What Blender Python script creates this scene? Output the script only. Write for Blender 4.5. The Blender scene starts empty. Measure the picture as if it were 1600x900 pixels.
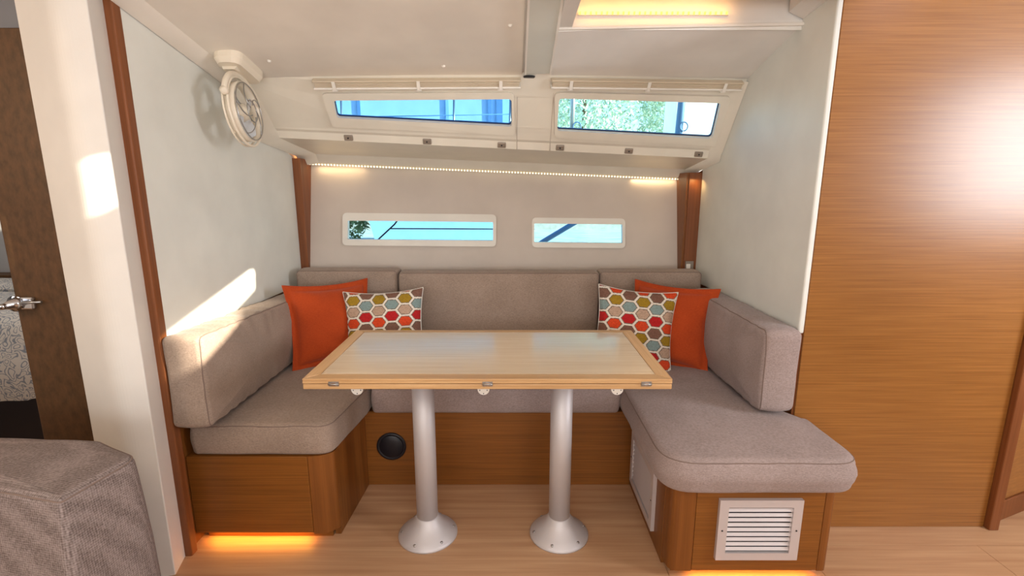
import bpy, bmesh, math, random
from mathutils import Vector, Matrix, noise
from mathutils.geometry import tessellate_polygon
random.seed(7)
scene = bpy.context.scene
COL = scene.collection
PI = math.pi

# ------------------------------------------------------------------ camera
cam_data = bpy.data.cameras.new('camera')
cam_data.sensor_width = 36.0
cam_data.lens = 36.0 * 767 / 1600
cam_data.clip_start = 0.02
cam = bpy.data.objects.new('camera', cam_data)
COL.objects.link(cam)
cam.location = (0, 0, 1.12)
cam.rotation_euler = (PI / 2 - math.atan(153 / 767.), 0, 0)
scene.camera = cam

# ------------------------------------------------------------------ sky, sun, lamps, exposure
SUN_BACK = Vector((1.0, -0.3, 0.45))            # from the cabin towards the sun
world = bpy.data.worlds.new('world')
scene.world = world
world.use_nodes = True
wn = world.node_tree
bg = wn.nodes['Background']
sky = wn.nodes.new('ShaderNodeTexSky')
sky.sky_type = 'NISHITA'
sky.sun_disc = False
sky.sun_elevation = math.radians(24)
sky.sun_rotation = math.atan2(SUN_BACK.x, SUN_BACK.y)
wn.links.new(sky.outputs[0], bg.inputs[0])
bg.inputs[1].default_value = 0.45

sun_data = bpy.data.lights.new('sun', 'SUN')
sun_data.energy = 16.0
sun_data.angle = math.radians(0.55)
sun_data.color = (1.0, 0.90, 0.72)
sun = bpy.data.objects.new('sun', sun_data)
COL.objects.link(sun)
sun.rotation_euler = SUN_BACK.to_track_quat('Z', 'Y').to_euler()
sun.location = (6, -2, 5)


def area(name, loc, target, sx, sy, energy, color):
    d = bpy.data.lights.new(name, 'AREA')
    d.shape = 'RECTANGLE'
    d.size, d.size_y = sx, sy
    d.energy = energy
    d.color = color
    o = bpy.data.objects.new(name, d)
    COL.objects.link(o)
    o.location = loc
    o.rotation_euler = (Vector(target) - Vector(loc)).to_track_quat('-Z', 'Y').to_euler()
    return o


area('overhead_fill', (0.1, -0.35, 1.66), (0.05, 0.5, 0.4), 1.5, 0.9, 10, (1.0, 0.95, 0.88))  # unseen overhead light added to fill the saloon
area('rear_fill', (0.2, -1.85, 0.95), (0.0, 1.0, 1.6), 2.6, 1.1, 19, (1.0, 0.96, 0.90))  # light added behind the camera to even out the whole cabin
area('right_wall_fill', (-2.25, -0.55, 1.25), (0.9, 1.9, 1.25), 1.6, 0.6, 9, (0.90, 0.95, 1.0))  # fill added from the left to brighten the right wall
area('ceiling_fill', (0.0, -0.55, 1.05), (0.0, 1.3, 1.75), 2.2, 0.3, 15, (0.94, 0.97, 1.0))  # added uplight, out of view, that lifts the ceiling
area('companionway_daylight', (2.60, 0.35, 1.32), (1.2, 1.3, 1.15), 0.6, 0.7, 28, (0.90, 0.94, 1.0))
area('warm_pillar_fill', (-1.9, 0.2, 1.5), (-1.1, 1.3, 0.9), 0.4, 0.4, 5, (1.0, 0.72, 0.45))  # unseen warm light added for the left face of the pillar

scene.view_settings.view_transform = 'Standard'
scene.view_settings.look = 'None'
scene.view_settings.gamma = 1.0
scene.view_settings.use_curve_mapping = False
scene.view_settings.exposure = 0.04


# ------------------------------------------------------------------ materials
def srgb(r, g, b):
    f = lambda c: c / 12.92 if c <= 0.04045 else ((c + 0.055) / 1.055) ** 2.4
    return (f(r / 255), f(g / 255), f(b / 255), 1)


def base_mat(name, rough=0.5, metal=0.0, spec=0.5):
    m = bpy.data.materials.new(name)
    m.use_nodes = True
    nt = m.node_tree
    b = nt.nodes['Principled BSDF']
    b.inputs['Roughness'].default_value = rough
    b.inputs['Metallic'].default_value = metal
    b.inputs['Specular IOR Level'].default_value = spec
    return m, nt, b


def pos_noise(nt, scale, detail=4, nscale=1.0):
    geo = nt.nodes.new('ShaderNodeNewGeometry')
    mp = nt.nodes.new('ShaderNodeMapping')
    mp.inputs['Scale'].default_value = scale
    nt.links.new(geo.outputs['Position'], mp.inputs['Vector'])
    nz = nt.nodes.new('ShaderNodeTexNoise')
    nz.inputs['Scale'].default_value = nscale
    nz.inputs['Detail'].default_value = detail
    nt.links.new(mp.outputs[0], nz.inputs['Vector'])
    return nz


def ramp(nt, src, stops):
    r = nt.nodes.new('ShaderNodeValToRGB')
    el = r.color_ramp.elements
    while len(el) < len(stops):
        el.new(0.5)
    for e, (p, c) in zip(el, stops):
        e.position = p
        e.color = c
    nt.links.new(src, r.inputs[0])
    return r


def bump(nt, b, src, strength, dist=0.002):
    n = nt.nodes.new('ShaderNodeBump')
    n.inputs['Strength'].default_value = strength
    n.inputs['Distance'].default_value = dist
    nt.links.new(src, n.inputs['Height'])
    nt.links.new(n.outputs[0], b.inputs['Normal'])


def mix(nt, a, b, fac, mode='MIX'):
    m = nt.nodes.new('ShaderNodeMix')
    m.data_type = 'RGBA'
    m.blend_type = mode
    if isinstance(fac, float):
        m.inputs[0].default_value = fac
    else:
        nt.links.new(fac, m.inputs[0])
    for i, s in ((6, a), (7, b)):
        if isinstance(s, tuple):
            m.inputs[i].default_value = s
        else:
            nt.links.new(s, m.inputs[i])
    return m.outputs[2]


def wood(name, dark, light, grain=(2.5, 60, 130), rough=0.38, spec=0.5, streak=0.35, coat=0.0):
    m, nt, b = base_mat(name, rough, 0, spec)
    n1 = pos_noise(nt, grain, 6)
    r1 = ramp(nt, n1.outputs[0], [(0.30, dark), (0.72, light)])
    n2 = pos_noise(nt, tuple(g * 4.5 if g > 10 else g * 2.2 for g in grain), 3)
    r2 = ramp(nt, n2.outputs[0], [(0.35, (0.68, 0.64, 0.58, 1)), (0.6, (1, 1, 1, 1))])
    c = mix(nt, r1.outputs[0], r2.outputs[0], streak, 'MULTIPLY')
    n3 = pos_noise(nt, (1.3, 1.5, 1.7), 2)
    r3 = ramp(nt, n3.outputs[0], [(0.3, (0.86, 0.84, 0.82, 1)), (0.7, (1.08, 1.08, 1.08, 1))])
    c = mix(nt, c, r3.outputs[0], 1.0, 'MULTIPLY')
    nt.links.new(c, b.inputs['Base Color'])
    bump(nt, b, n2.outputs[0], 0.12, 0.0006)
    b.inputs['Coat Weight'].default_value = coat
    b.inputs['Coat IOR'].default_value = 1.85
    b.inputs['Coat Roughness'].default_value = 0.14
    return m


def plain(name, c, rough=0.5, metal=0.0, spec=0.5, var=0.05, bscale=300, bstr=0.05):
    m, nt, b = base_mat(name, rough, metal, spec)
    n = pos_noise(nt, (6, 6, 6), 3)
    d = tuple(x * (1 - var) for x in c[:3]) + (1,)
    l = tuple(min(1, x * (1 + var)) for x in c[:3]) + (1,)
    r = ramp(nt, n.outputs[0], [(0.3, d), (0.7, l)])
    nt.links.new(r.outputs[0], b.inputs['Base Color'])
    if bstr:
        n2 = pos_noise(nt, (bscale,) * 3, 2)
        bump(nt, b, n2.outputs[0], bstr, 0.001)
    return m


def fabric(name, dark, light, threads=850, rough=0.95, bstr=0.22, slub=0.6):
    m, nt, b = base_mat(name, rough, 0, 0.15)
    t = threads
    na = pos_noise(nt, (t * 0.16, t * 0.16, t), 2)          # crosswise threads
    nb = pos_noise(nt, (t, t, t * 0.16), 2)                 # lengthwise threads
    nc = pos_noise(nt, (t * 0.16, t, t * 0.5), 2)
    mm = nt.nodes.new('ShaderNodeMath'); mm.operation = 'ADD'
    nt.links.new(na.outputs[0], mm.inputs[0]); nt.links.new(nb.outputs[0], mm.inputs[1])
    m2 = nt.nodes.new('ShaderNodeMath'); m2.operation = 'ADD'
    nt.links.new(mm.outputs[0], m2.inputs[0]); nt.links.new(nc.outputs[0], m2.inputs[1])
    m3 = nt.nodes.new('ShaderNodeMath'); m3.operation = 'MULTIPLY'; m3.inputs[1].default_value = 1 / 3
    nt.links.new(m2.outputs[0], m3.inputs[0])
    r = ramp(nt, m3.outputs[0], [(0.36, dark), (0.64, light)])
    n2 = pos_noise(nt, (9, 9, 9), 4)
    r2 = ramp(nt, n2.outputs[0], [(0.3, (0.9, 0.89, 0.88, 1)), (0.7, (1.05, 1.05, 1.05, 1))])
    c = mix(nt, r.outputs[0], r2.outputs[0], 1.0, 'MULTIPLY')
    nt.links.new(c, b.inputs['Base Color'])
    b.inputs['Sheen Weight'].default_value = 0.15
    bump(nt, b, m3.outputs[0], bstr, 0.0015)
    return m


def grid_weave(name, dark, light, pitch):
    m, nt, b = base_mat(name, 0.95, 0, 0.15)
    geo = nt.nodes.new('ShaderNodeNewGeometry')
    mp = nt.nodes.new('ShaderNodeMapping')
    mp.inputs['Rotation'].default_value = (0, 0, math.radians(14))
    k = 2 * PI / pitch
    mp.inputs['Scale'].default_value = (k, k, k)
    nt.links.new(geo.outputs['Position'], mp.inputs['Vector'])
    nz = pos_noise(nt, (70, 70, 70), 3)
    ad = nt.nodes.new('ShaderNodeVectorMath'); ad.operation = 'MULTIPLY_ADD'
    ad.inputs[1].default_value = (5, 5, 5)
    nt.links.new(nz.outputs[1], ad.inputs[0]); nt.links.new(mp.outputs[0], ad.inputs[2])
    sn = nt.nodes.new('ShaderNodeVectorMath'); sn.operation = 'SINE'
    nt.links.new(ad.outputs[0], sn.inputs[0])
    dt = nt.nodes.new('ShaderNodeVectorMath'); dt.operation = 'DOT_PRODUCT'
    dt.inputs[1].default_value = (0.11, 0.11, 0.11)
    nt.links.new(sn.outputs[0], dt.inputs[0])
    n2 = pos_noise(nt, (260, 260, 260), 3)
    su = nt.nodes.new('ShaderNodeMath'); su.operation = 'ADD'
    nt.links.new(dt.outputs['Value'], su.inputs[0]); nt.links.new(n2.outputs[0], su.inputs[1])
    r = ramp(nt, su.outputs[0], [(0.15, dark), (0.85, light)])
    nt.links.new(r.outputs[0], b.inputs['Base Color'])
    bump(nt, b, su.outputs[0], 0.35, 0.0012)
    return m


def emit(name, c, s):
    m = bpy.data.materials.new(name)
    m.use_nodes = True
    nt = m.node_tree
    nt.nodes.remove(nt.nodes['Principled BSDF'])
    e = nt.nodes.new('ShaderNodeEmission')
    e.inputs[0].default_value = c
    e.inputs[1].default_value = s
    nt.links.new(e.outputs[0], nt.nodes['Material Output'].inputs[0])
    return m


def glass(name, tint, haze=0.0):
    m = bpy.data.materials.new(name)
    m.use_nodes = True
    nt = m.node_tree
    nt.nodes.remove(nt.nodes['Principled BSDF'])
    tr = nt.nodes.new('ShaderNodeBsdfTransparent')
    tr.inputs[0].default_value = tint
    gl = nt.nodes.new('ShaderNodeBsdfGlossy')
    gl.inputs['Roughness'].default_value = 0.02
    fr = nt.nodes.new('ShaderNodeFresnel')
    fr.inputs[0].default_value = 1.25
    mx = nt.nodes.new('ShaderNodeMixShader')
    nt.links.new(fr.outputs[0], mx.inputs[0])
    nt.links.new(tr.outputs[0], mx.inputs[1])
    nt.links.new(gl.outputs[0], mx.inputs[2])
    nt.links.new(mx.outputs[0], nt.nodes['Material Output'].inputs[0])
    return m


M = {}
M['ceiling'] = plain('ceiling_vinyl', srgb(236, 228, 216), 0.55, bscale=500)
M['liner'] = plain('white_liner', srgb(236, 232, 226), 0.5)
M['grp'] = plain('white_moulding', srgb(232, 224, 208), 0.35)
M['wallw'] = plain('white_wall_vinyl', srgb(226, 226, 218), 0.5, bscale=450, bstr=0.12)
M['pillar'] = plain('pillar_vinyl', srgb(226, 220, 212), 0.5, bscale=400, bstr=0.12)
M['hullw'] = plain('hull_lining', srgb(205, 192, 180), 0.5, bscale=500)
M['wood'] = wood('teak_veneer', srgb(142, 90, 38), srgb(168, 113, 55), (3.0, 40, 190), 0.30, 0.6, 0.55)
M['wood_low'] = wood('teak_plinth', srgb(120, 72, 25), srgb(146, 90, 36), (3.0, 12, 190), 0.4, 0.4)
M['wood_side'] = wood('teak_side', srgb(116, 68, 25), srgb(142, 86, 36), (60, 60, 2.2), 0.4, 0.4)
M['wood_trim'] = wood('teak_trim', srgb(120, 68, 34), srgb(142, 84, 46), (70, 70, 2.0), 0.4, 0.4)
M['wood_post'] = wood('teak_post', srgb(118, 68, 24), srgb(140, 84, 34), (70, 70, 2.0), 0.4, 0.4)
M['wood_dark'] = wood('dark_door_wood', srgb(74, 52, 30), srgb(98, 68, 42), (60, 60, 30), 0.5, 0.3)
M['floor'] = wood('sole_laminate', srgb(180, 136, 100), srgb(206, 166, 128), (2.0, 45, 40), 0.42, 0.4, 0.2)
M['oak'] = wood('oak_top', srgb(214, 188, 152), srgb(232, 208, 174), (3, 150, 150), 0.22, 0.6, 0.25, 1.0)
M['oak_edge'] = wood('oak_edge', srgb(184, 142, 96), srgb(208, 168, 120), (3, 90, 120), 0.35, 0.45, 0.25)
M['oak_y'] = wood('oak_crosswise', srgb(206, 160, 108), srgb(226, 186, 138), (110, 3, 110), 0.28, 0.5, 0.25)
M['cush'] = fabric('taupe_weave', srgb(138, 119, 106), srgb(174, 154, 139))
M['cush2'] = fabric('mauve_grey_weave', srgb(136, 119, 113), srgb(172, 154, 149))
M['cush3'] = grid_weave('coarse_grey_weave', srgb(98, 85, 80), srgb(156, 141, 136), 4.4e-3)
M['seam'] = plain('seam_thread', srgb(128, 108, 98), 0.9, bstr=0)
M['orange'] = fabric('orange_velvet', srgb(164, 60, 22), srgb(184, 74, 30), 700, 0.85, 0.08)
M['alu'] = plain('brushed_aluminium', srgb(200, 194, 194), 0.5, 0.35, var=0.03, bscale=700)
M['alu_vent'] = plain('anodised_vent', srgb(206, 196, 194), 0.45, 0.3, var=0.03)
M['strip'] = plain('cover_strip_grey', srgb(214, 214, 204), 0.3, bstr=0)
M['chrome'] = plain('chrome', srgb(210, 212, 218), 0.12, 1.0, var=0.02, bstr=0)
M['steel'] = plain('hinge_steel', srgb(170, 168, 166), 0.3, 0.9, var=0.05)
M['white'] = plain('white_plastic', srgb(236, 230, 220), 0.35, bstr=0)
M['fan'] = plain('cream_plastic', srgb(236, 224, 204), 0.32, bstr=0)
M['blade'] = plain('fan_blade_plastic', srgb(206, 208, 210), 0.3, bstr=0)
M['clip'] = plain('snap_metal', srgb(150, 138, 126), 0.4, 0.5)
M['dark'] = plain('dark_plastic', srgb(22, 22, 30), 0.4, bstr=0)
M['gasket'] = plain('dark_gasket', srgb(34, 46, 84), 0.4, bstr=0)
M['pleat'] = plain('pleated_blind', srgb(208, 192, 168), 0.8)
M['header'] = plain('grey_header', srgb(112, 112, 116), 0.6)
M['seam_fill'] = plain('gap_filler', srgb(70, 40, 22), 0.7, bstr=0)  # dark base that shows in the floor panel seams
M['led_warm'] = emit('led_orange', (1.0, 0.36, 0.03, 1), 3.0)
M['led_white'] = emit('led_white', (1.0, 0.86, 0.58, 1), 2.6)
M['led_amber'] = emit('led_amber', (1.0, 0.50, 0.10, 1), 2.5)
M['pane_blue'] = glass('blue_tinted_pane', (0.50, 0.72, 0.88, 1))
M['pane_pale'] = glass('pale_tinted_pane', (0.78, 0.96, 1.0, 1))
M['pane_clear'] = glass('clear_pane', (0.66, 0.84, 0.92, 1))
M['cabinwall'] = plain('cabin_wall', srgb(170, 168, 168), 0.6)
M['boatw'] = plain('gelcoat', srgb(160, 195, 225), 0.3, bstr=0)
M['canvas'] = plain('blue_canvas', srgb(190, 212, 236), 0.85)
M['canvas2'] = plain('dark_blue_canvas', srgb(110, 145, 185), 0.85)
M['rope'] = plain('black_rope', srgb(30, 34, 40), 0.9)
M['rope_b'] = plain('blue_rope', srgb(110, 155, 205), 0.9)
M['spar'] = plain('blue_grey_spar', srgb(96, 124, 156), 0.5)
M['bark'] = plain('bark', srgb(96, 78, 58), 0.9)
M['stone'] = plain('quay_stone', srgb(190, 180, 165), 0.9, var=0.15)


def leaf_mat(name, a, c):
    m, nt, b = base_mat(name, 0.6)
    n = pos_noise(nt, (4, 4, 4), 3)
    r = ramp(nt, n.outputs[0], [(0.35, a), (0.65, c)])
    nt.links.new(r.outputs[0], b.inputs['Base Color'])
    return m


M['leaf'] = leaf_mat('tree_leaves', srgb(90, 110, 50), srgb(190, 185, 110))
M['leaf2'] = leaf_mat('pale_leaves', srgb(160, 185, 160), srgb(235, 240, 220))


def water_mat():
    m, nt, b = base_mat('harbour_water', 0.15, 0, 0.5)
    n = pos_noise(nt, (1.2, 3.5, 1), 5)
    r = ramp(nt, n.outputs[0], [(0.35, srgb(150, 185, 190)), (0.6, srgb(210, 230, 230))])
    nt.links.new(r.outputs[0], b.inputs['Base Color'])
    bump(nt, b, n.outputs[0], 0.5, 0.05)
    return m


M['water'] = water_mat()


def duvet_mat():
    m, nt, b = base_mat('paisley_duvet', 0.9, 0, 0.2)
    n = pos_noise(nt, (1, 1, 1), 2, 9.0)
    geo = nt.nodes.new('ShaderNodeNewGeometry')
    mp = nt.nodes.new('ShaderNodeMix'); mp.data_type = 'VECTOR'
    mp.inputs[0].default_value = 0.12
    nt.links.new(geo.outputs['Position'], mp.inputs[4]); nt.links.new(n.outputs[1], mp.inputs[5])
    w = nt.nodes.new('ShaderNodeTexVoronoi'); w.feature = 'F1'; w.inputs['Scale'].default_value = 30
    nt.links.new(mp.outputs[1], w.inputs['Vector'])
    s = nt.nodes.new('ShaderNodeMath'); s.operation = 'MULTIPLY'; s.inputs[1].default_value = 22
    nt.links.new(w.outputs['Distance'], s.inputs[0])
    sn = nt.nodes.new('ShaderNodeMath'); sn.operation = 'SINE'
    nt.links.new(s.outputs[0], sn.inputs[0])
    r = ramp(nt, sn.outputs[0], [(0.3, srgb(198, 194, 188)), (0.75, srgb(130, 136, 146))])
    nt.links.new(r.outputs[0], b.inputs['Base Color'])
    return m


M['duvet'] = duvet_mat()


def hex_mat():
    m, nt, b = base_mat('hexagon_tapestry', 0.9, 0, 0.2)
    a = nt.nodes.new('ShaderNodeVertexColor'); a.layer_name = 'weave'
    n = pos_noise(nt, (150, 150, 500), 3)
    r = ramp(nt, n.outputs[0], [(0.3, (0.72, 0.70, 0.68, 1)), (0.7, (1.12, 1.12, 1.12, 1))])
    c = mix(nt, a.outputs[0], r.outputs[0], 1.0, 'MULTIPLY')
    nt.links.new(c, b.inputs['Base Color'])
    bump(nt, b, n.outputs[0], 0.3, 0.001)
    return m


M['hex'] = hex_mat()

# ------------------------------------------------------------------ object helpers
WLOC = {}


def link(o, parent=None):
    COL.objects.link(o)
    if parent is not None:
        o.parent = parent
        o.location = -WLOC[parent]
        WLOC[o] = Vector((0, 0, 0))
        # a child of a child: everything stays in world coordinates
        if parent.parent is not None:
            o.location = (0, 0, 0)
    return o


def tag(o, label=None, cat=None, group=None, kind=None):
    if label: o['label'] = label
    if cat: o['category'] = cat
    if group: o['group'] = group
    if kind: o['kind'] = kind
    return o


def thing(name, loc, label, cat, group=None, kind=None):
    o = bpy.data.objects.new(name, None)
    o.empty_display_size = 0.05
    COL.objects.link(o)
    o.location = loc
    WLOC[o] = Vector(loc)
    return tag(o, label, cat, group, kind)


def mk(name, verts, faces, mat, parent=None, smooth=False, normals=True):
    """one mesh object; verts in world coordinates (parent's frame removed)"""
    me = bpy.data.meshes.new(name)
    vs = [Vector(v) for v in verts]
    if parent is None:
        lo = Vector((min(v.x for v in vs), min(v.y for v in vs), min(v.z for v in vs)))
        hi = Vector((max(v.x for v in vs), max(v.y for v in vs), max(v.z for v in vs)))
        org = Vector(((lo.x + hi.x) / 2, (lo.y + hi.y) / 2, lo.z))
        vs = [v - org for v in vs]
    me.from_pydata(vs, [], faces)
    if normals:
        bm = bmesh.new(); bm.from_mesh(me)
        bmesh.ops.recalc_face_normals(bm, faces=bm.faces)
        bm.to_mesh(me); bm.free()
    me.materials.append(mat)
    if smooth:
        me.polygons.foreach_set('use_smooth', [True] * len(me.polygons))
    o = bpy.data.objects.new(name, me)
    if parent is None:
        COL.objects.link(o)
        o.location = org
        WLOC[o] = org
    else:
        link(o, parent)
        o['_w'] = 0
        del o['_w']
    return o


def from_bm(name, bm, mat, parent=None, smooth=False, M4=None):
    if M4 is not None:
        bm.transform(M4)
    bm.verts.ensure_lookup_table()
    bm.verts.index_update()
    v = [tuple(x.co) for x in bm.verts]
    f = [[x.index for x in p.verts] for p in bm.faces]
    bm.free()
    return mk(name, v, f, mat, parent, smooth)


def box_bm(a, b, bev=0.0, seg=2):
    bm = bmesh.new()
    bmesh.ops.create_cube(bm, size=1)
    for v in bm.verts:
        v.co = Vector([(a[i] + b[i]) / 2 + v.co[i] * (b[i] - a[i]) for i in range(3)])
    if bev:
        bmesh.ops.bevel(bm, geom=bm.edges[:], offset=bev, segments=seg, affect='EDGES', profile=0.5)
    return bm


def box(name, a, b, mat, parent=None, bev=0.0, seg=2, M4=None, smooth=False):
    return from_bm(name, box_bm(a, b, bev, seg), mat, parent, smooth, M4)


def hexa(name, p, mat, parent=None):
    """8 corners: bottom loop then top loop"""
    f = [(0, 1, 2, 3), (4, 5, 6, 7), (0, 1, 5, 4), (1, 2, 6, 5), (2, 3, 7, 6), (3, 0, 4, 7)]
    return mk(name, p, f, mat, parent)


def prism(name, poly, z0, z1, mat, parent=None, bev=0.0, smooth=False):
    bm = bmesh.new()
    vs = [bm.verts.new((x, y, z0)) for x, y in poly]
    f = bm.faces.new(vs)
    r = bmesh.ops.extrude_face_region(bm, geom=[f])
    for v in r['geom']:
        if isinstance(v, bmesh.types.BMVert):
            v.co.z = z1
    if bev:
        bmesh.ops.bevel(bm, geom=bm.edges[:], offset=bev, segments=2, affect='EDGES', profile=0.5)
    return from_bm(name, bm, mat, parent, smooth)


def tube_data(path, r, n=8, closed=False):
    pts = [Vector(p) for p in path]
    V, F = [], []
    N = len(pts)
    prev = None
    for i, p in enumerate(pts):
        a = pts[(i - 1) % N] if (closed or i > 0) else p
        b = pts[(i + 1) % N] if (closed or i < N - 1) else p
        t = (b - a).normalized()
        if prev is None:
            up = Vector((0, 0, 1)) if abs(t.z) < 0.9 else Vector((1, 0, 0))
            x = t.cross(up).normalized()
        else:
            x = (prev - t * prev.dot(t)).normalized()
        prev = x
        y = t.cross(x)
        rr = r[i] if isinstance(r, (list, tuple)) else r
        for k in range(n):
            an = 2 * PI * k / n
            V.append(p + x * rr * math.cos(an) + y * rr * math.sin(an))
    for i in range(N if closed else N - 1):
        for k in range(n):
            a, b = i * n + k, i * n + (k + 1) % n
            c, d = ((i + 1) % N) * n + (k + 1) % n, ((i + 1) % N) * n + k
            F.append((a, b, c, d))
    if not closed:
        F.append(tuple(range(n - 1, -1, -1)))
        F.append(tuple((N - 1) * n + k for k in range(n)))
    return V, F


def tube(name, path, r, mat, parent=None, n=8, closed=False):
    V, F = tube_data(path, r, n, closed)
    return mk(name, V, F, mat, parent, True)


def lathe(name, prof, c, mat, parent=None, n=32, M4=None, smooth=True):
    """prof: (radius, height) list, axis z through c, or M4 applied afterwards"""
    V, F = [], []
    for r, z in prof:
        for k in range(n):
            a = 2 * PI * k / n
            V.append(Vector((r * math.cos(a), r * math.sin(a), z)))
    for i in range(len(prof) - 1):
        for k in range(n):
            F.append((i * n + k, i * n + (k + 1) % n, (i + 1) * n + (k + 1) % n, (i + 1) * n + k))
    F.append(tuple(range(n - 1, -1, -1)))
    F.append(tuple((len(prof) - 1) * n + k for k in range(n)))
    T = (M4 if M4 is not None else Matrix.Identity(4))
    T = Matrix.Translation(c) @ T
    return mk(name, [T @ v for v in V], F, mat, parent, smooth)


def joined(name, parts, mat, parent=None, smooth=False):
    V, F = [], []
    for v, f in parts:
        k = len(V)
        V += [Vector(x) for x in v]
        F += [tuple(i + k for i in q) for q in f]
    return mk(name, V, F, mat, parent, smooth)


def box_data(a, b):
    v = [(x, y, z) for z in (a[2], b[2]) for x, y in ((a[0], a[1]), (b[0], a[1]), (b[0], b[1]), (a[0], b[1]))]
    return v, [(3, 2, 1, 0), (4, 5, 6, 7), (0, 1, 5, 4), (1, 2, 6, 5), (2, 3, 7, 6), (3, 0, 4, 7)]


def rounded(poly, r, seg=6):
    """round the corners of a polygon; r a number or one per corner"""
    out = []
    n = len(poly)
    for i in range(n):
        p = Vector(poly[i]); a = Vector(poly[i - 1]); b = Vector(poly[(i + 1) % n])
        rr = r[i] if isinstance(r, (list, tuple)) else r
        u, w = (a - p), (b - p)
        lu, lw = u.length, w.length
        u.normalize(); w.normalize()
        ang = math.acos(max(-1, min(1, u.dot(w))))
        d = min(rr / math.tan(ang / 2), lu * 0.48, lw * 0.48)
        p0, p1 = p + u * d, p + w * d
        for k in range(seg + 1):
            t = k / seg
            out.append(((1 - t) ** 2 * p0 + 2 * t * (1 - t) * p + t * t * p1).to_tuple())
    return out


def resample(loop, step):
    out = []
    n = len(loop)
    for i in range(n):
        a, b = Vector(loop[i]), Vector(loop[(i + 1) % n])
        k = max(1, int(round((b - a).length / step)))
        for j in range(k):
            out.append(a.lerp(b, j / k))
    return out


def plate(name, outer, inner, fn, o0, o1, i_depth, mat, parent=None):
    """ring between two loops of equal length; fn(x, v, out) -> point. front at o1, back rim at o0, inner reveal to i_depth"""
    n = len(outer)
    V = [fn(x, y, o0) for x, y in outer] + [fn(x, y, o1) for x, y in outer] + \
        [fn(x, y, o1) for x, y in inner] + [fn(x, y, i_depth) for x, y in inner]
    F = []
    for s in range(3):
        for k in range(n):
            a = s * n + k; b = s * n + (k + 1) % n
            F.append((a, b, b + n, a + n))
    return mk(name, V, F, mat, parent)


def holed(name, outer, holes, fn, mat, parent=None):
    loops = [[Vector((x, y, 0)) for x, y in outer]] + [[Vector((x, y, 0)) for x, y in h] for h in holes]
    tris = tessellate_polygon(loops)
    flat = [p for l in loops for p in l]
    return mk(name, [fn(p.x, p.y) for p in flat], [tuple(t) for t in tris], mat, parent)


def dup(root, loc, rot=None):
    """copy of a thing with copies of its parts and sub-parts"""
    r = root.copy(); COL.objects.link(r)
    r.location = loc
    if rot: r.rotation_euler = rot
    for ch in list(root.children):
        c = ch.copy(); COL.objects.link(c); c.parent = r
        for g in list(ch.children):
            d = g.copy(); COL.objects.link(d); d.parent = c
    return r


# ------------------------------------------------------------------ the cabin top and the moulded coaming
L0, L2 = (1.815, 1.497), (1.971, 1.357)
R0, R2 = (1.965, 1.530), (2.147, 1.290)


def lerp(a, b, t): return a + (b - a) * t


def prof(i, X):
    PL = [L0, L2, (1.985, 1.350), (2.0, 1.325), (2.36, 1.288), (2.395, 1.25), (2.47, 1.252)]
    PR = [R0, R2, (2.158, 1.282), (2.17, 1.25), (2.44, 1.215), (2.475, 1.177), (2.55, 1.179)]
    t = (X + 1) / 1.9
    arch = 0.010 * (1 - (2 * t - 1) ** 2) if i == 0 else 0
    return Vector((X, lerp(PL[i][0], PR[i][0], t), lerp(PL[i][1], PR[i][1], t) + arch))


def band(X, v, out=0.0):
    a, b = prof(0, X), prof(1, X)
    d = (b - a)
    nrm = Vector((0.08, -0.80, -0.60)).normalized()
    return a + d * v + nrm * out


def ceil_z(X, Y):
    t = (X + 1) / 1.9
    tc = max(0, min(1, t))
    yj = lerp(L0[0], R0[0], tc)
    zj = lerp(L0[1], R0[1], tc) + 0.010 * (1 - (2 * tc - 1) ** 2)
    return zj + lerp(0.226, 0.2545, tc) * (yj - Y)


def flat_z(X): return 1.684 + 0.05 * (X + 1)


# floor: slab with separate sole panels
fl = box('floor', (-3.6, -1.9, -0.08), (2.9, 3.0, -0.012), M['seam_fill'])
tag(fl, 'pale laminate cabin sole with thin dark panel seams', 'floor', kind='structure')
for (x0, x1, y0, y1) in ((-1.05, 0.465, 1.03, 1.74), (-1.05, 0.465, 0.2, 1.0285), (0.4665, 0.928, 0.2, 1.385), (0.9295, 1.494, 0.2, 1.384),
                         (0.9295, 2.9, 1.3855, 2.2), (1.4955, 2.9, 0.2, 1.384), (-1.05, 2.9, -1.9, 0.1985), (-3.6, -1.0515, -1.9, 3.0)):
    box('floor_panel', (x0, y0, -0.012), (x1, y1, 0), M['floor'], fl)

# ceiling over the settee: left liner, right liner with light trough, flat part over the saloon
TX0, TX1, TY = 0.150, 0.893, 1.624


def grid_surface(name, xs, ys_fn, ny, zf, mat, parent=None, th=0.012):
    V, F = [], []
    nx = len(xs)
    for X in xs:
        y0, y1 = ys_fn(X)
        for j in range(ny + 1):
            Y = lerp(y0, y1, j / ny)
            V.append((X, Y, zf(X, Y)))
    k = len(V)
    for v in list(V):
        V.append((v[0], v[1], v[2] + th))
    def idx(i, j): return i * (ny + 1) + j
    for i in range(nx - 1):
        for j in range(ny):
            q = (idx(i, j), idx(i + 1, j), idx(i + 1, j + 1), idx(i, j + 1))
            F.append(q); F.append(tuple(a + k for a in reversed(q)))
    for i in range(nx - 1):
        for j in (0, ny):
            a, b = idx(i, j), idx(i + 1, j); F.append((a, b, b + k, a + k))
    for j in range(ny):
        for i in (0, nx - 1):
            a, b = idx(i, j), idx(i, j + 1); F.append((a, b, b + k, a + k))
    return mk(name, V, F, mat, parent, False)


def joint(X): return prof(0, X).y


def frange(a, b, n): return [lerp(a, b, i / n) for i in range(n + 1)]


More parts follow.
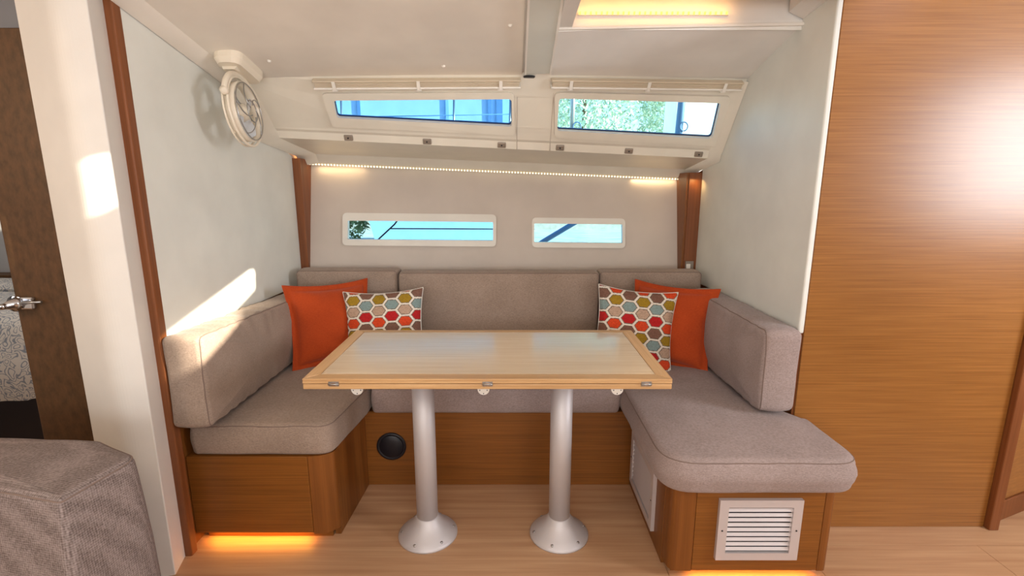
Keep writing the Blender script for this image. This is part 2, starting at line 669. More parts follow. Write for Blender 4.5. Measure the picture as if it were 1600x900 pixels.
# unseen ceiling holes, shaped by tracing the lit patches back along the sun
def beam(poly):
    out = []
    for p in poly:
        p = Vector(p)
        s = 0.0
        for _ in range(60):
            q = p + SUN_BACK * s
            s += (flat_z(q.x) - q.z) / 0.42
        q = p + SUN_BACK * s
        out.append((q.x, q.y))
    return out


SUN_HOLE_A = beam([(-1.0, 1.885, 0.826), (-1.0, 1.872, 0.745), (-1.0, 1.345, 0.575), (-1.0, 1.345, 0.706)])
SUN_HOLE_B = beam([(-1.062, 1.245, 1.194), (-1.004, 1.262, 1.210), (-1.004, 1.262, 1.078), (-1.062, 1.245, 1.052)])

ce = holed('ceiling', [(-2.3, -1.9), (2.9, -1.9), (2.9, 2.2), (0.915, 2.2), (0.915, 1.0), (-1.01, 1.0), (-1.01, 1.36), (-2.3, 1.36)],
           [SUN_HOLE_A, rounded(SUN_HOLE_B, 0.02, 4)], lambda x, y: (x, y, flat_z(x)), M['ceiling'])
tag(ce, 'cream cabin headlining sloping down to the windows', 'ceiling', kind='structure')
grid_surface('headliner_panel', frange(-1.0, 0.036, 14), lambda X: (0.99, joint(X) + 0.003), 10, lambda X, Y: ceil_z(X, Y), M['ceiling'], ce)
grid_surface('headliner_panel', frange(0.138, 0.90, 10), lambda X: (TY, joint(X) - 0.002), 6, lambda X, Y: ceil_z(X, Y), M['liner'], ce)
grid_surface('headliner_panel', frange(0.03, 0.145, 2), lambda X: (0.99, joint(X)), 8, lambda X, Y: ceil_z(X, Y) + 0.006, M['liner'], ce)
# shallow lip along the front of the window joint
box('headliner_lip', (0.14, TY - 0.010, ceil_z(0.5, TY) - 0.003), (0.898, TY + 0.004, ceil_z(0.5, TY) + 0.006), M['white'], ce, 0.002,
    M4=Matrix.Translation((0.5, TY, ceil_z(0.5, TY))) @ Matrix.Rotation(-math.atan(0.018), 4, 'Y') @ Matrix.Translation((-0.5, -TY, -ceil_z(0.5, TY))))
hexa('sun_leak_plate', [(-1.01, 0.990, 1.67), (0.92, 0.990, 1.765), (0.92, 0.997, 1.765), (-1.01, 0.997, 1.67), (-1.01, 0.990, 1.95), (0.92, 0.990, 1.95), (0.92, 0.997, 1.95), (-1.01, 0.997, 1.95)], M['ceiling'], ce)  # unseen plates added to stop sun leaking in above the headliner
box('sun_leak_plate', (-1.009, 0.985, 1.60), (-1.002, 1.372, 1.95), M['ceiling'], ce)
# little press buttons
for (x, y) in ((-0.79, 1.71), (-0.235, 1.80), (-0.005, 1.58)):
    z = ceil_z(x, y)
    lathe('press_button', [(0.0065, 0.002), (0.0065, -0.003), (0.004, -0.006)], (x, y, z), M['white'], ce, 12)

# light trough
tr = thing('trim_1', (0.5, 1.5, 1.6), 'recessed ceiling light trough with amber glowing strip', 'light trough', kind='structure')
zt = ceil_z(0.5, TY)
holed('trough_back', [(0.139, 1.60), (0.899, 1.60), (0.899, 1.80), (0.139, 1.80)], [], lambda x, z: (x, TY + 0.002 + (z - 1.6) * 0.1, z), M['liner'], tr)
holed('trough_roof', [(0.139, 0.98), (0.899, 0.98), (0.899, TY + 0.03), (0.139, TY + 0.03)], [], lambda x, y: (x, y, 1.70 + 0.03 * (x - 0.139) + 0.16 * (TY - y)), M['liner'], tr)
hexa('trough_cheek', [(0.139, 0.98, 1.60), (0.172, 0.98, 1.60), (0.182, TY, 1.604), (0.139, TY, 1.604),
                      (0.139, 0.98, 1.84), (0.172, 0.98, 1.84), (0.182, TY, 1.80), (0.139, TY, 1.80)], M['liner'], tr)
hexa('trough_cheek', [(0.80, 0.98, 1.70), (0.885, 0.98, 1.70), (0.885, TY, 1.63), (0.84, TY, 1.65),
                      (0.80, 0.98, 1.88), (0.885, 0.98, 1.88), (0.885, TY, 1.80), (0.84, TY, 1.80)], M['liner'], tr)
box('trough_light_blocker', (0.139, 1.355, 1.602), (0.899, 1.368, 1.90), M['liner'], tr)  # panel added out of view to keep room light off the trough
box('led_carrier', (0.20, TY - 0.006, 1.640), (0.655, TY + 0.002, 1.648), M['white'], tr)
leds = [box_data((x, TY - 0.010, 1.640), (x + 0.005, TY - 0.006, 1.648)) for x in frange(0.203, 0.646, 27)]
o = joined('led_dots', leds, M['led_amber'], tr); o['kind'] = 'stuff'
area('trough_light', (0.43, TY - 0.03, 1.655), (0.43, TY + 0.2, 1.68), 0.46, 0.012, 0.20, (1.0, 0.46, 0.09))

# flat cover strip running up the headlining
cs = thing('trim_2', (0.09, 1.843, 1.5), 'pale grey cover strip running along the headlining beside the trough', 'cover strip', kind='structure')
def strip_pt(x, y, d): return (x, y, ceil_z(0.09, y) - d)
hexa('strip_body', [strip_pt(0.046, 0.99, 0.024), strip_pt(0.130, 0.99, 0.024), strip_pt(0.132, 1.843, 0.018), strip_pt(0.050, 1.843, 0.018),
                    strip_pt(0.046, 0.99, -0.004), strip_pt(0.130, 0.99, -0.004), strip_pt(0.132, 1.843, -0.004), strip_pt(0.050, 1.843, -0.004)], M['strip'], cs)
for (xa, xb) in ((0.040, 0.046), (0.130, 0.137)):
    d = 0.004 if xa < 0.1 else 0.002
    hexa('strip_edge', [strip_pt(xa, 0.99, 0.027), strip_pt(xb, 0.99, 0.027), strip_pt(xb + d, 1.846, 0.021), strip_pt(xa + d, 1.846, 0.021),
                        strip_pt(xa, 0.99, -0.004), strip_pt(xb, 0.99, -0.004), strip_pt(xb + d, 1.846, -0.004), strip_pt(xa + d, 1.846, -0.004)], M['white'], cs)

# coaming: band with two window openings, lip, ledge underside, fascia
WL = [(-0.654, 0.381), (-0.002, 0.321), (-0.002, 0.763), (-0.663, 0.704)]
WR = [(0.177, 0.300), (0.809, 0.314), (0.824, 0.831), (0.179, 0.801)]
SL = [(-0.688, 0.252), (0.007, 0.218), (0.013, 0.921), (-0.692, 0.895)]
SR = [(0.158, 0.213), (0.842, 0.225), (0.872, 0.953), (0.171, 0.925)]
VS = 0.23                                            # metres per unit of v, to round corners evenly


def rw(q, r, seg=4):
    return [(x, y / VS) for x, y in rounded([(a, b * VS) for a, b in q], r, seg)]


wbk = thing('trim_3', (-0.05, 2.1, 1.3), 'white moulded coaming holding the two long upper windows', 'coaming', kind='structure')
def pt(p): return tuple(p)
outer = [(x, -0.12) for x in frange(-1.0, 0.9, 12)] + [(x, 1.0) for x in frange(0.9, -1.0, 12)]
holed('window_band', outer, [rw(WL, 0.012), rw(WR, 0.012)], lambda x, v: pt(band(x, v)), M['grp'], wbk)


def profile_strip(name, idx, xs, mat, parent, smooth=False):
    V, F = [], []
    for x in xs:
        for i in idx: V.append(prof(i, x))
    n = len(idx)
    for a in range(len(xs) - 1):
        for b in range(n - 1):
            F.append((a * n + b, a * n + b + 1, (a + 1) * n + b + 1, (a + 1) * n + b))
    return mk(name, V, F, mat, parent, smooth, False)


xs = frange(-1.0, 0.9, 8)
profile_strip('band_lip', (1, 2, 3), xs, M['grp'], wbk)
profile_strip('ledge_underside', (3, 4), xs, M['grp'], wbk)
profile_strip('fascia', (4, 5, 6), xs, M['grp'], wbk)
# raised surrounds around the windows and the seams of the middle piece
plate('window_surround', rw(SL, 0.02), rw(WL, 0.012), band, 0.0, 0.010, -0.010, M['grp'], wbk)
plate('window_surround', rw(SR, 0.02), rw(WR, 0.012), band, 0.0, 0.010, -0.010, M['grp'], wbk)
# rounded end mouldings against both side walls
def end_moulding(xw, xi):
    V, F = [], []
    for i in range(6):
        p, q = prof(i, xw), prof(i, xi)
        out = Vector((0, -0.012, -0.012))
        V += [p + out * 1.2, p.lerp(q, 0.35) + out, p.lerp(q, 0.75) + out * 0.7, q]
    for a in range(5):
        for b in range(3):
            F.append((a * 4 + b, a * 4 + b + 1, a * 4 + b + 5, a * 4 + b + 4))
    mk('end_moulding', V, F, M['grp'], wbk, True)
end_moulding(-0.998, -0.915)
end_moulding(0.884, 0.835)
for q in (SL, SR):
    tube('surround_shade_line', [band(x, v, 0.0012) for x, v in rw(q, 0.02)], 0.0014, M['hullw'], wbk, 5, True)  # darker tubes draw the soft shading along the surround edges
for X in (0.020, 0.156):
    tube('moulding_seam', [band(X, v, 0.0005) for v in (0.12, 0.25, 0.6, 1.0)] + [prof(3, X) + Vector((0, -0.001, 0))], 0.0012, M['hullw'], wbk, 6)
# snap clips on the lip
for X in (-0.647, -0.341, -0.042, 0.198, 0.488, 0.791):
    c = (prof(2, X) + prof(3, X)) / 2
    R = Matrix.Translation(c) @ Matrix.Rotation(math.radians(2.3), 4, 'Y') @ Matrix.Rotation(math.radians(24), 4, 'X')
    k = box('snap_clip', (-0.017, -0.008, -0.011), (0.017, 0.002, 0.011), M['clip'], wbk, 0.003, 2, R)
    lathe('clip_stud', [(0.003, 0), (0.003, 0.004)], (0, 0, 0), M['dark'], k, 8, R @ Matrix.Translation((0, -0.007, 0)) @ Matrix.Rotation(PI / 2, 4, 'X'))
# LED strip along the foot of the fascia
def ledp(X): return prof(5, X) + Vector((0, 0.006, -0.004))
hexa('led_carrier', [ledp(-0.985) + Vector((0, 0, -0.004)), ledp(0.87) + Vector((0, 0, -0.004)), ledp(0.87) + Vector((0, 0.012, -0.004)), ledp(-0.985) + Vector((0, 0.012, -0.004)),
                     ledp(-0.985) + Vector((0, 0, 0.005)), ledp(0.87) + Vector((0, 0, 0.005)), ledp(0.87) + Vector((0, 0.012, 0.005)), ledp(-0.985) + Vector((0, 0.012, 0.005))], M['pleat'], wbk)
leds = []
for x in frange(-0.975, 0.862, 128):
    p = ledp(x)
    leds.append(box_data((p.x - 0.0031, p.y - 0.003, p.z - 0.0065), (p.x + 0.0031, p.y + 0.004, p.z - 0.0005)))
o = joined('led_dots', leds, M['led_white'], wbk); o['kind'] = 'stuff'
for (x, e) in ((-0.82, 0.09), (0.70, 0.09)):
    p = ledp(x)
    area('coaming_light', (x, p.y - 0.002, p.z - 0.010), (x, p.y + 0.10, p.z - 0.3), 0.22, 0.012, e, (1.0, 0.72, 0.38))
for (x, y, z) in ((-0.975, 2.405, 1.225), (0.850, 2.335, 1.165)):
    area('corner_light', (x, y - 0.02, z), (x, y + 0.05, z - 0.2), 0.02, 0.02, 0.05, (1.0, 0.6, 0.2))

# cove moulding between left wall panel and headlining
V, F = [], []
for j in range(11):
    Y = lerp(0.99, 1.84, j / 10)
    z0 = ceil_z(-1.0, Y)
    V += [(-0.998, Y, z0 - 0.022), (-0.985, Y, z0 - 0.020), (-0.958, Y, z0 - 0.008), (-0.945, Y, z0 + 0.004)]
for a in range(10):
    for b in range(3): F.append((a * 4 + b, a * 4 + b + 1, a * 4 + b + 5, a * 4 + b + 4))
o = mk('trim_4', V, F, M['ceiling'], None, True)
tag(o, 'narrow rounded cove moulding above the left wall panel', 'moulding', kind='structure')


# the upper windows: gasket and pane
def upper_window(name, q, mat, label):
    w = thing(name, tuple(band((q[0][0] + q[1][0]) / 2, 0.8)), label, 'window', kind='structure')
    q2 = rw(q, 0.012)
    cx = sum(p[0] for p in q2) / len(q2); cy = sum(p[1] for p in q2) / len(q2)
    inn = [(cx + (x - cx) * 0.993, cy + (y - cy) * 0.96) for x, y in q2]
    plate('gasket', q2, inn, band, -0.012, -0.005, -0.013, M['gasket'], w)
    n = len(q2)
    V = [band(x, y, -0.013) for x, y in q2] + [band(x, y, -0.019) for x, y in q2]
    mk('pane', V, [tuple(range(n)), tuple(range(2 * n - 1, n - 1, -1))] + [(k, (k + 1) % n, n + (k + 1) % n, n + k) for k in range(n)], mat, w)
    return w


upper_window('window_1', WL, M['pane_blue'], 'long blue tinted upper window left of the cover strip, narrowing to the left')
upper_window('window_2', WR, M['pane_pale'], 'long bright upper window beside the right wall with sunlit view')


# hull lining and its two portlights
def wb(X, z, out=0.0):
    return (X, 2.362 + 0.222 * (z - 0.75) + 0.04 * (X + 0.05) - out, z - 0.013 * X)


WA = [(-0.788, 0.878), (-0.092, 0.878), (-0.092, 0.966), (-0.788, 0.966)]
WB = [(0.108, 0.872), (0.542, 0.872), (0.542, 0.962), (0.108, 0.962)]
FA = [(-0.812, 0.850), (-0.077, 0.850), (-0.077, 1.003), (-0.812, 1.003)]
FB = [(0.098, 0.848), (0.556, 0.848), (0.556, 0.990), (0.098, 0.990)]
wbo = holed('wall_back', [(-1.03, 0.0), (0.93, 0.0), (0.93, 1.36), (-1.03, 1.36)], [WA, WB], lambda x, z: wb(x, z), M['hullw'])
tag(wbo, 'smooth beige hull lining behind the settee with two portlights', 'wall', kind='structure')


def portlight(name, hole, frame, mat, label):
    w = thing(name, wb((hole[0][0] + hole[1][0]) / 2, hole[0][1]), label, 'window', kind='structure')
    plate('frame', rounded(frame, 0.022, 5), rounded(hole, 0.006, 5), wb, 0.0, 0.010, -0.014, M['white'], w)
    g0 = [(frame[0][0] - 0.003, frame[0][1] - 0.003), (frame[1][0] + 0.003, frame[1][1] - 0.003), (frame[2][0] + 0.003, frame[2][1] + 0.003), (frame[3][0] - 0.003, frame[3][1] + 0.003)]
    plate('frame_lip', rounded(g0, 0.024, 5), rounded(frame, 0.022, 5), wb, 0.0, 0.005, 0.0, M['hullw'], w)
    V = [wb(x, z, -0.010) for x, z in hole] + [wb(x, z, -0.018) for x, z in hole]
    mk('pane', V, [(0, 1, 2, 3), (7, 6, 5, 4), (0, 1, 5, 4), (1, 2, 6, 5), (2, 3, 7, 6), (3, 0, 4, 7)], mat, w)


portlight('window_3', WA, FA, M['pane_clear'], 'wider lower portlight in white frame above the left end of settee')
portlight('window_4', WB, FB, M['pane_clear'], 'shorter lower portlight in white frame above the right end of settee')

# ------------------------------------------------------------------ side walls
wl = box('wall_left', (-1.25, 1.378, 0), (-1.020, 2.62, 1.62), M['wood_side'])
tag(wl, 'left bulkhead lined with a white vinyl panel over wood', 'wall', kind='structure')
hexa('white_panel', [(-1.019, 1.366, 0.684), (-1.0, 1.366, 0.684), (-1.0, 2.302, 0.684), (-1.019, 2.302, 0.684),
                     (-1.019, 1.366, 1.69), (-1.0, 1.366, 1.69), (-1.0, 2.302, 1.27), (-1.019, 2.302, 1.27)], M['wallw'], wl)
prism('edge_trim', rounded([(-1.042, 1.338), (-0.998, 1.338), (-0.998, 1.3655), (-1.010, 1.378), (-1.042, 1.378)], 0.006, 3), 0, 1.72, M['wood_trim'], wl)
box('corner_strip', (-1.045, 2.306, 0.3), (-0.966, 2.45, 1.262), M['wood_trim'], wl)

pil = prism('pillar', rounded([(-1.218, 1.43), (-1.206, 1.302), (-1.066, 1.243), (-0.999, 1.263), (-1.044, 1.43)], [0.004, 0.004, 0.09, 0.004, 0.004], 8), 0, 1.74, M['pillar'])
tag(pil, 'white vinyl covered bulkhead end with softly rounded corner beside doorway', 'pillar', kind='structure')

V = [(x, y, z) for x in (0.903, 0.97) for y, z in ((1.478, 0), (2.62, 0), (2.62, 1.17), (2.20, 1.25), (1.98, 1.55), (1.478, 1.80))]
wr = mk('wall_right', V, [(0, 1, 2, 3, 4, 5), (11, 10, 9, 8, 7, 6)] + [(k, (k + 1) % 6, 6 + (k + 1) % 6, 6 + k) for k in range(6)], M['wood_trim'])
tag(wr, 'right bulkhead lined with a tall white vinyl panel', 'wall', kind='structure')
bm = bmesh.new()
prf = [(1.460, 0.685), (2.345, 0.685), (2.345, 1.232), (2.17, 1.27), (1.97, 1.55), (1.46, 1.72)]
vs = [bm.verts.new((0.885, y, z)) for y, z in prf]
f = bm.faces.new(vs)
r = bmesh.ops.extrude_face_region(bm, geom=[f])
for v in r['geom']:
    if isinstance(v, bmesh.types.BMVert): v.co.x = 0.902
bmesh.ops.bevel(bm, geom=bm.edges[:], offset=0.005, segments=3, affect='EDGES', profile=0.5)
from_bm('white_panel', bm, M['wallw'], wr)
box('corner_post', (0.828, 2.345, 0.3), (0.903, 2.56, 1.20), M['wood_trim'], wr)
box('corner_bead', (0.817, 2.352, 0.3), (0.829, 2.56, 1.20), M['wood_post'], wr)

wa = box('wall_aft', (0.911, 1.474, 0), (1.598, 1.52, 1.78), M['wood'], None, 0.0015, 1)
tag(wa, 'tall honey coloured teak veneer panel with horizontal grain, right of settee', 'wall', kind='structure')

dr = thing('door_2', (1.70, 1.5, 0), 'teak door frame and door receding at the far right edge', 'door', kind='structure')
box('jamb', (1.599, 1.455, 0), (1.632, 1.53, 1.80), M['wood_trim'], dr, 0.003)
u = Vector((0.93, 0.36, 0)).normalized()
RT = Matrix.Translation((1.632, 1.478, 0)) @ Matrix.Rotation(math.atan2(u.y, u.x), 4, 'Z')
box('rail', (0.0, 0.006, 0), (0.50, 0.05, 0.075), M['wood_trim'], dr, 0.002, 2, RT)
box('stile', (0.0, 0.010, 0.076), (0.028, 0.05, 1.80), M['wood_trim'], dr, 0.002, 2, RT)
box('stile', (0.029, 0.030, 0.076), (0.055, 0.06, 1.80), M['wood_post'], dr, 0.0, 2, RT)
box('door_leaf', (0.056, 0.012, 0.076), (1.3, 0.045, 1.80), M['wood'], dr, 0.003, 2, RT)

# rest of the saloon behind and beside the camera
for nm, a, b in (('wall_front', (-2.3, -1.95, 0), (2.9, -1.9, 1.9)), ('wall_port', (-2.35, -1.9, 0), (-2.3, 1.36, 1.9)), ('wall_starboard', (2.9, -1.9, 0), (2.95, 2.2, 1.9))):
    o = box(nm, a, b, M['pillar'])
    tag(o, {'wall_front': 'cream saloon wall behind the viewer', 'wall_port': 'cream saloon wall at far left behind sofa', 'wall_starboard': 'cream saloon wall at far right'}[nm], 'wall', kind='structure')

# ------------------------------------------------------------------ doorway at the left and the sleeping cabin beyond
d1 = thing('door_1', (-1.32, 1.35, 0), 'dark brown door frame post with chrome latch, left of the white pillar', 'door', kind='structure')
box('door_post', (-1.384, 1.335, 0), (-1.223, 1.385, 1.52), M['wood_dark'], d1, 0.003)
box('header', (-2.3, 1.345, 1.52), (-1.223, 1.40, 1.86), M['header'], d1, 0.003)
hnd = box('latch_plate', (-1.385, 1.322, 0.795), (-1.325, 1.334, 0.83), M['chrome'], d1, 0.004)
lathe('latch_rose', [(0.020, 0), (0.022, 0.004), (0.014, 0.010), (0.009, 0.03)], (-1.372, 1.322, 0.812), M['chrome'], hnd, 20, Matrix.Rotation(PI / 2, 4, 'X'))
tube('lever', [(-1.372, 1.296, 0.812), (-1.372, 1.286, 0.812), (-1.385, 1.281, 0.813), (-1.42, 1.280, 0.811), (-1.455, 1.283, 0.806), (-1.466, 1.290, 0.804)], [0.008, 0.009, 0.009, 0.008, 0.006, 0.003], M['chrome'], hnd, 10)
tube('bolt', [(-1.352, 1.318, 0.815), (-1.30, 1.322, 0.817)], 0.004, M['steel'], hnd, 8)

o = box('wall_cabin_back', (-3.6, 2.75, 0), (-1.25, 2.80, 1.9), M['cabinwall'])
tag(o, 'grey wall of the sleeping cabin seen through the doorway', 'wall', kind='structure')
o = box('wall_cabin_side', (-3.65, 1.36, 0), (-3.6, 2.8, 1.9), M['cabinwall'])
tag(o, 'outer side wall of the sleeping cabin', 'wall', kind='structure')
o = box('ceiling_cabin', (-3.65, 1.40, 1.86), (-1.02, 2.8, 1.9), M['cabinwall'])
tag(o, 'headlining of the sleeping cabin', 'ceiling', kind='structure')
area('cabin_lamp', (-2.3, 2.0, 1.80), (-2.3, 2.2, 0), 0.5, 0.4, 6.0, (1.0, 0.93, 0.85))
o = box('wall_cabin_front', (-3.65, 1.30, 0), (-2.3, 1.36, 1.9), M['cabinwall'])
tag(o, 'front partition of the sleeping cabin beside the doorway', 'wall', kind='structure')

bed = thing('cabin_bed', (-2.4, 2.3, 0), 'double bed with grey paisley duvet in the cabin beyond the doorway', 'bed')
box('bed_base', (-3.5, 2.0, 0.0), (-1.5, 2.62, 0.24), M['dark'], bed, 0.01)
box('headboard_rail', (-3.6, 2.64, 0.0), (-1.27, 2.74, 0.665), M['wood_dark'], bed, 0.004)


# ------------------------------------------------------------------ cushions
def pad(name, poly, z0, z1, mat, parent=None, rc=0.03, re=0.02, puff=0.012, bulge=0.004, M4=None, step=0.013, wr=0.0025, wf=9.0, seams=True, seed=0.0, extra=None, seam_mat=None, smoothmat=None):
    loop = resample(rounded(poly, rc, 7), step)
    n = len(loop)
    cx = sum(p.x for p in loop) / n; cy = sum(p.y for p in loop) / n
    area2 = sum(loop[i].x * loop[(i + 1) % n].y - loop[(i + 1) % n].x * loop[i].y for i in range(n))
    sg = 1 if area2 > 0 else -1
    nrm = []
    for i in range(n):
        t = (loop[(i + 1) % n] - loop[i - 1]).normalized()
        nrm.append(Vector((t.y, -t.x)) * sg)
    rings = []
    K = 5
    for k in range(K + 1):                       # lower edge
        a = k / K * PI / 2
        rings.append((re * (1 - math.sin(a)), z0 + re * (1 - math.cos(a)), 1.0))
    ns = max(2, int((z1 - z0 - 2 * re) / step))
    for k in range(1, ns):
        t = k / ns
        rings.append((-bulge * math.sin(PI * t), z0 + re + (z1 - z0 - 2 * re) * t, 1.0))
    top0 = len(rings)
    for k in range(K + 1):
        a = k / K * PI / 2
        rings.append((re * (1 - math.cos(a)), z1 - re + re * math.sin(a), 1.0))
    nc = 9
    for k in range(1, nc):
        s = 1 - k / nc
        rings.append((re, z1 + puff * (1 - s ** 2.2), s))
    V = []
    for (ins, z, s) in rings:
        for p, q in zip(loop, nrm):
            x = p.x - q.x * ins; y = p.y - q.y * ins
            V.append(Vector((cx + (x - cx) * s, cy + (y - cy) * s, z)))
    m = len(rings)
    F = []
    for i in range(m - 1):
        for k in range(n):
            F.append((i * n + k, i * n + (k + 1) % n, (i + 1) * n + (k + 1) % n, (i + 1) * n + k))
    V.append(Vector((cx, cy, z1 + puff)))
    for k in range(n): F.append(((m - 1) * n + k, (m - 1) * n + (k + 1) % n, len(V) - 1))
    F.append(tuple(range(n - 1, -1, -1)))
    so = Vector((seed * 3.1, seed * 7.7, seed * 1.3))
    for v in V:
        d = noise.noise(v * wf + so) * wr + noise.noise(v * wf * 2.7 + so) * wr * 0.5
        if extra: d += extra(v)
        c = Vector((cx, cy, (z0 + z1) / 2))
        if v.z > z1 - re * 0.5: v.z += d
        else:
            w = Vector((v.x - cx, v.y - cy, 0)).normalized()
            v += w * d
    T = M4 if M4 is not None else Matrix.Identity(4)
    V = [T @ v for v in V]
    o = mk(name, V, F, mat, parent, True)
    if seams:
        for ri in ((top0 + 2,)):
            path = [V[ri * n + k] for k in range(n)]
            c = sum(path, Vector()) / n
            off = WLOC[o] if parent is None else None
            tv, tf = tube_data(path, 0.0017, 5, True)
            s = mk('seam', [Vector(t) for t in tv], tf, seam_mat or M['seam'], o, True)
    return o


def axes(xa, ya, za, org):
    m = Matrix.Identity(4)
    for i, a in enumerate((xa, ya, za)):
        for j in range(3): m[j][i] = a[j]
    for j in range(3): m[j][3] = org[j]
    return m


FACE_X = axes((0, 1, 0), (0, 0, 1), (1, 0, 0), (0, 0, 0))          # local x=Y, y=Z, z=X
FACE_NX = axes((0, -1, 0), (0, 0, 1), (-1, 0, 0), (0, 0, 0))       # local x=-Y, y=Z, z=-X
FACE_NY = axes((1, 0, 0), (0, 0, 1), (0, -1, 0), (0, 0, 0))        # local x=X, y=Z, z=-Y
GB, GS = 'settee backrest cushions', 'settee seat cushions'

# seats
o = pad('seat_cushion', [(-1.0, 1.398), (-0.562, 1.398), (-0.530, 1.68), (-0.525, 2.115), (-1.0, 2.115)], 0.306, 0.412, M['cush'], rc=[0.02, 0.055, 0.05, 0.02, 0.02], re=0.018, puff=0.012, seed=1)
tag(o, 'taupe seat cushion on the left arm of the settee', 'cushion', GS)
o = pad('seat_cushion', [(-0.520, 1.690), (0.400, 1.690), (0.400, 2.115), (-0.520, 2.115)], 0.306, 0.412, M['cush2'], rc=0.02, re=0.018, puff=0.008, seed=2)
tag(o, 'taupe seat cushion along the hull behind the table', 'cushion', GS)
o = pad('seat_cushion', [(0.405, 2.115), (0.405, 1.192), (0.947, 1.192), (0.947, 1.462), (0.878, 1.47), (0.878, 2.115)], 0.306, 0.412, M['cush2'],
        rc=[0.02, 0.10, 0.07, 0.03, 0.02, 0.02], re=0.026, puff=0.02, bulge=0.008, seed=3)
tag(o, 'mauve grey seat cushion on the right arm of the settee, above the vents', 'cushion', GS)


# backrests
def creases(v):
    e = min(abs(v.y - 0.43), abs(v.y - 0.69))
    return 0.0035 * math.exp(-(e / 0.05) ** 2) * math.sin(v.x * 95 + 1.5 * math.sin(v.x * 21)) * (1 if v.x < 1.75 else 0.3)


o = pad('backrest_cushion', [(1.335, 0.432), (2.09, 0.432), (2.09, 0.682), (1.335, 0.712)], -0.998, -0.885, M['cush'], M4=FACE_X, rc=0.022, re=0.016, puff=0.014, seed=4, extra=creases)
tag(o, 'taupe backrest cushion against the left bulkhead, wrinkled and partly sunlit', 'cushion', GB)
o = pad('backrest_cushion', [(-2.09, 0.432), (-1.425, 0.437), (-1.425, 0.704), (-2.09, 0.705)], -0.882, -0.765, M['cush2'], M4=FACE_NX, rc=0.028, re=0.02, puff=0.012, seed=5, wr=0.004, wf=7, extra=lambda v: 0.6 * creases(Vector((-v.x, v.y, 0))))
tag(o, 'mauve grey backrest cushion against the right bulkhead', 'cushion', GB)
for x0, x1, y, zt_, lab, mt in ((-0.955, -0.507, 2.135, 0.772, 'short taupe backrest cushion at left end of the hull side, behind pillows', 'cush'),
                               (-0.500, 0.383, 2.115, 0.765, 'wide middle taupe backrest cushion along the hull', 'cush'),
                               (0.388, 0.842, 2.140, 0.766, 'short taupe backrest cushion at right end of the hull side, behind pillows', 'cush')):
    o = pad('backrest_cushion', [(x0, 0.415), (x1, 0.415), (x1, zt_), (x0, zt_)], -y - 0.11, -y, M[mt], M4=FACE_NY, rc=0.02, re=0.016, puff=0.010, seed=x0 * 5)
    tag(o, lab, 'cushion', GB)

# foreground sofa corner
sf = thing('foreground_sofa', (-1.1, 0.88, 0), 'grey woven sofa back corner in the near left foreground', 'sofa')
pad('sofa_back', [(-1.62, 0.93), (-0.775, 0.752), (-0.748, 0.90), (-0.88, 0.965), (-1.62, 1.02)], 0.012, 0.60, M['cush3'], sf, rc=[0.02, 0.012, 0.04, 0.05, 0.02], re=0.018, puff=0.006, bulge=0.012, wr=0.002, seed=8)

# bed linen
pad('duvet', [(-3.45, 1.93), (-1.62, 2.02), (-1.60, 2.62), (-3.45, 2.62)], 0.16, 0.60, M['duvet'], bed, rc=0.10, re=0.09, puff=0.02, bulge=0.02, wr=0.012, wf=5, seams=False, seed=9)
o = pad('folded_blanket', [(-3.2, 2.42), (-1.75, 2.42), (-1.75, 2.63), (-3.2, 2.63)], 0.605, 0.655, M['duvet'], rc=0.04, re=0.022, puff=0.004, seams=False, wr=0.004, seed=10)
tag(o, 'folded pale blue patterned blanket lying on the cabin bed', 'blanket')


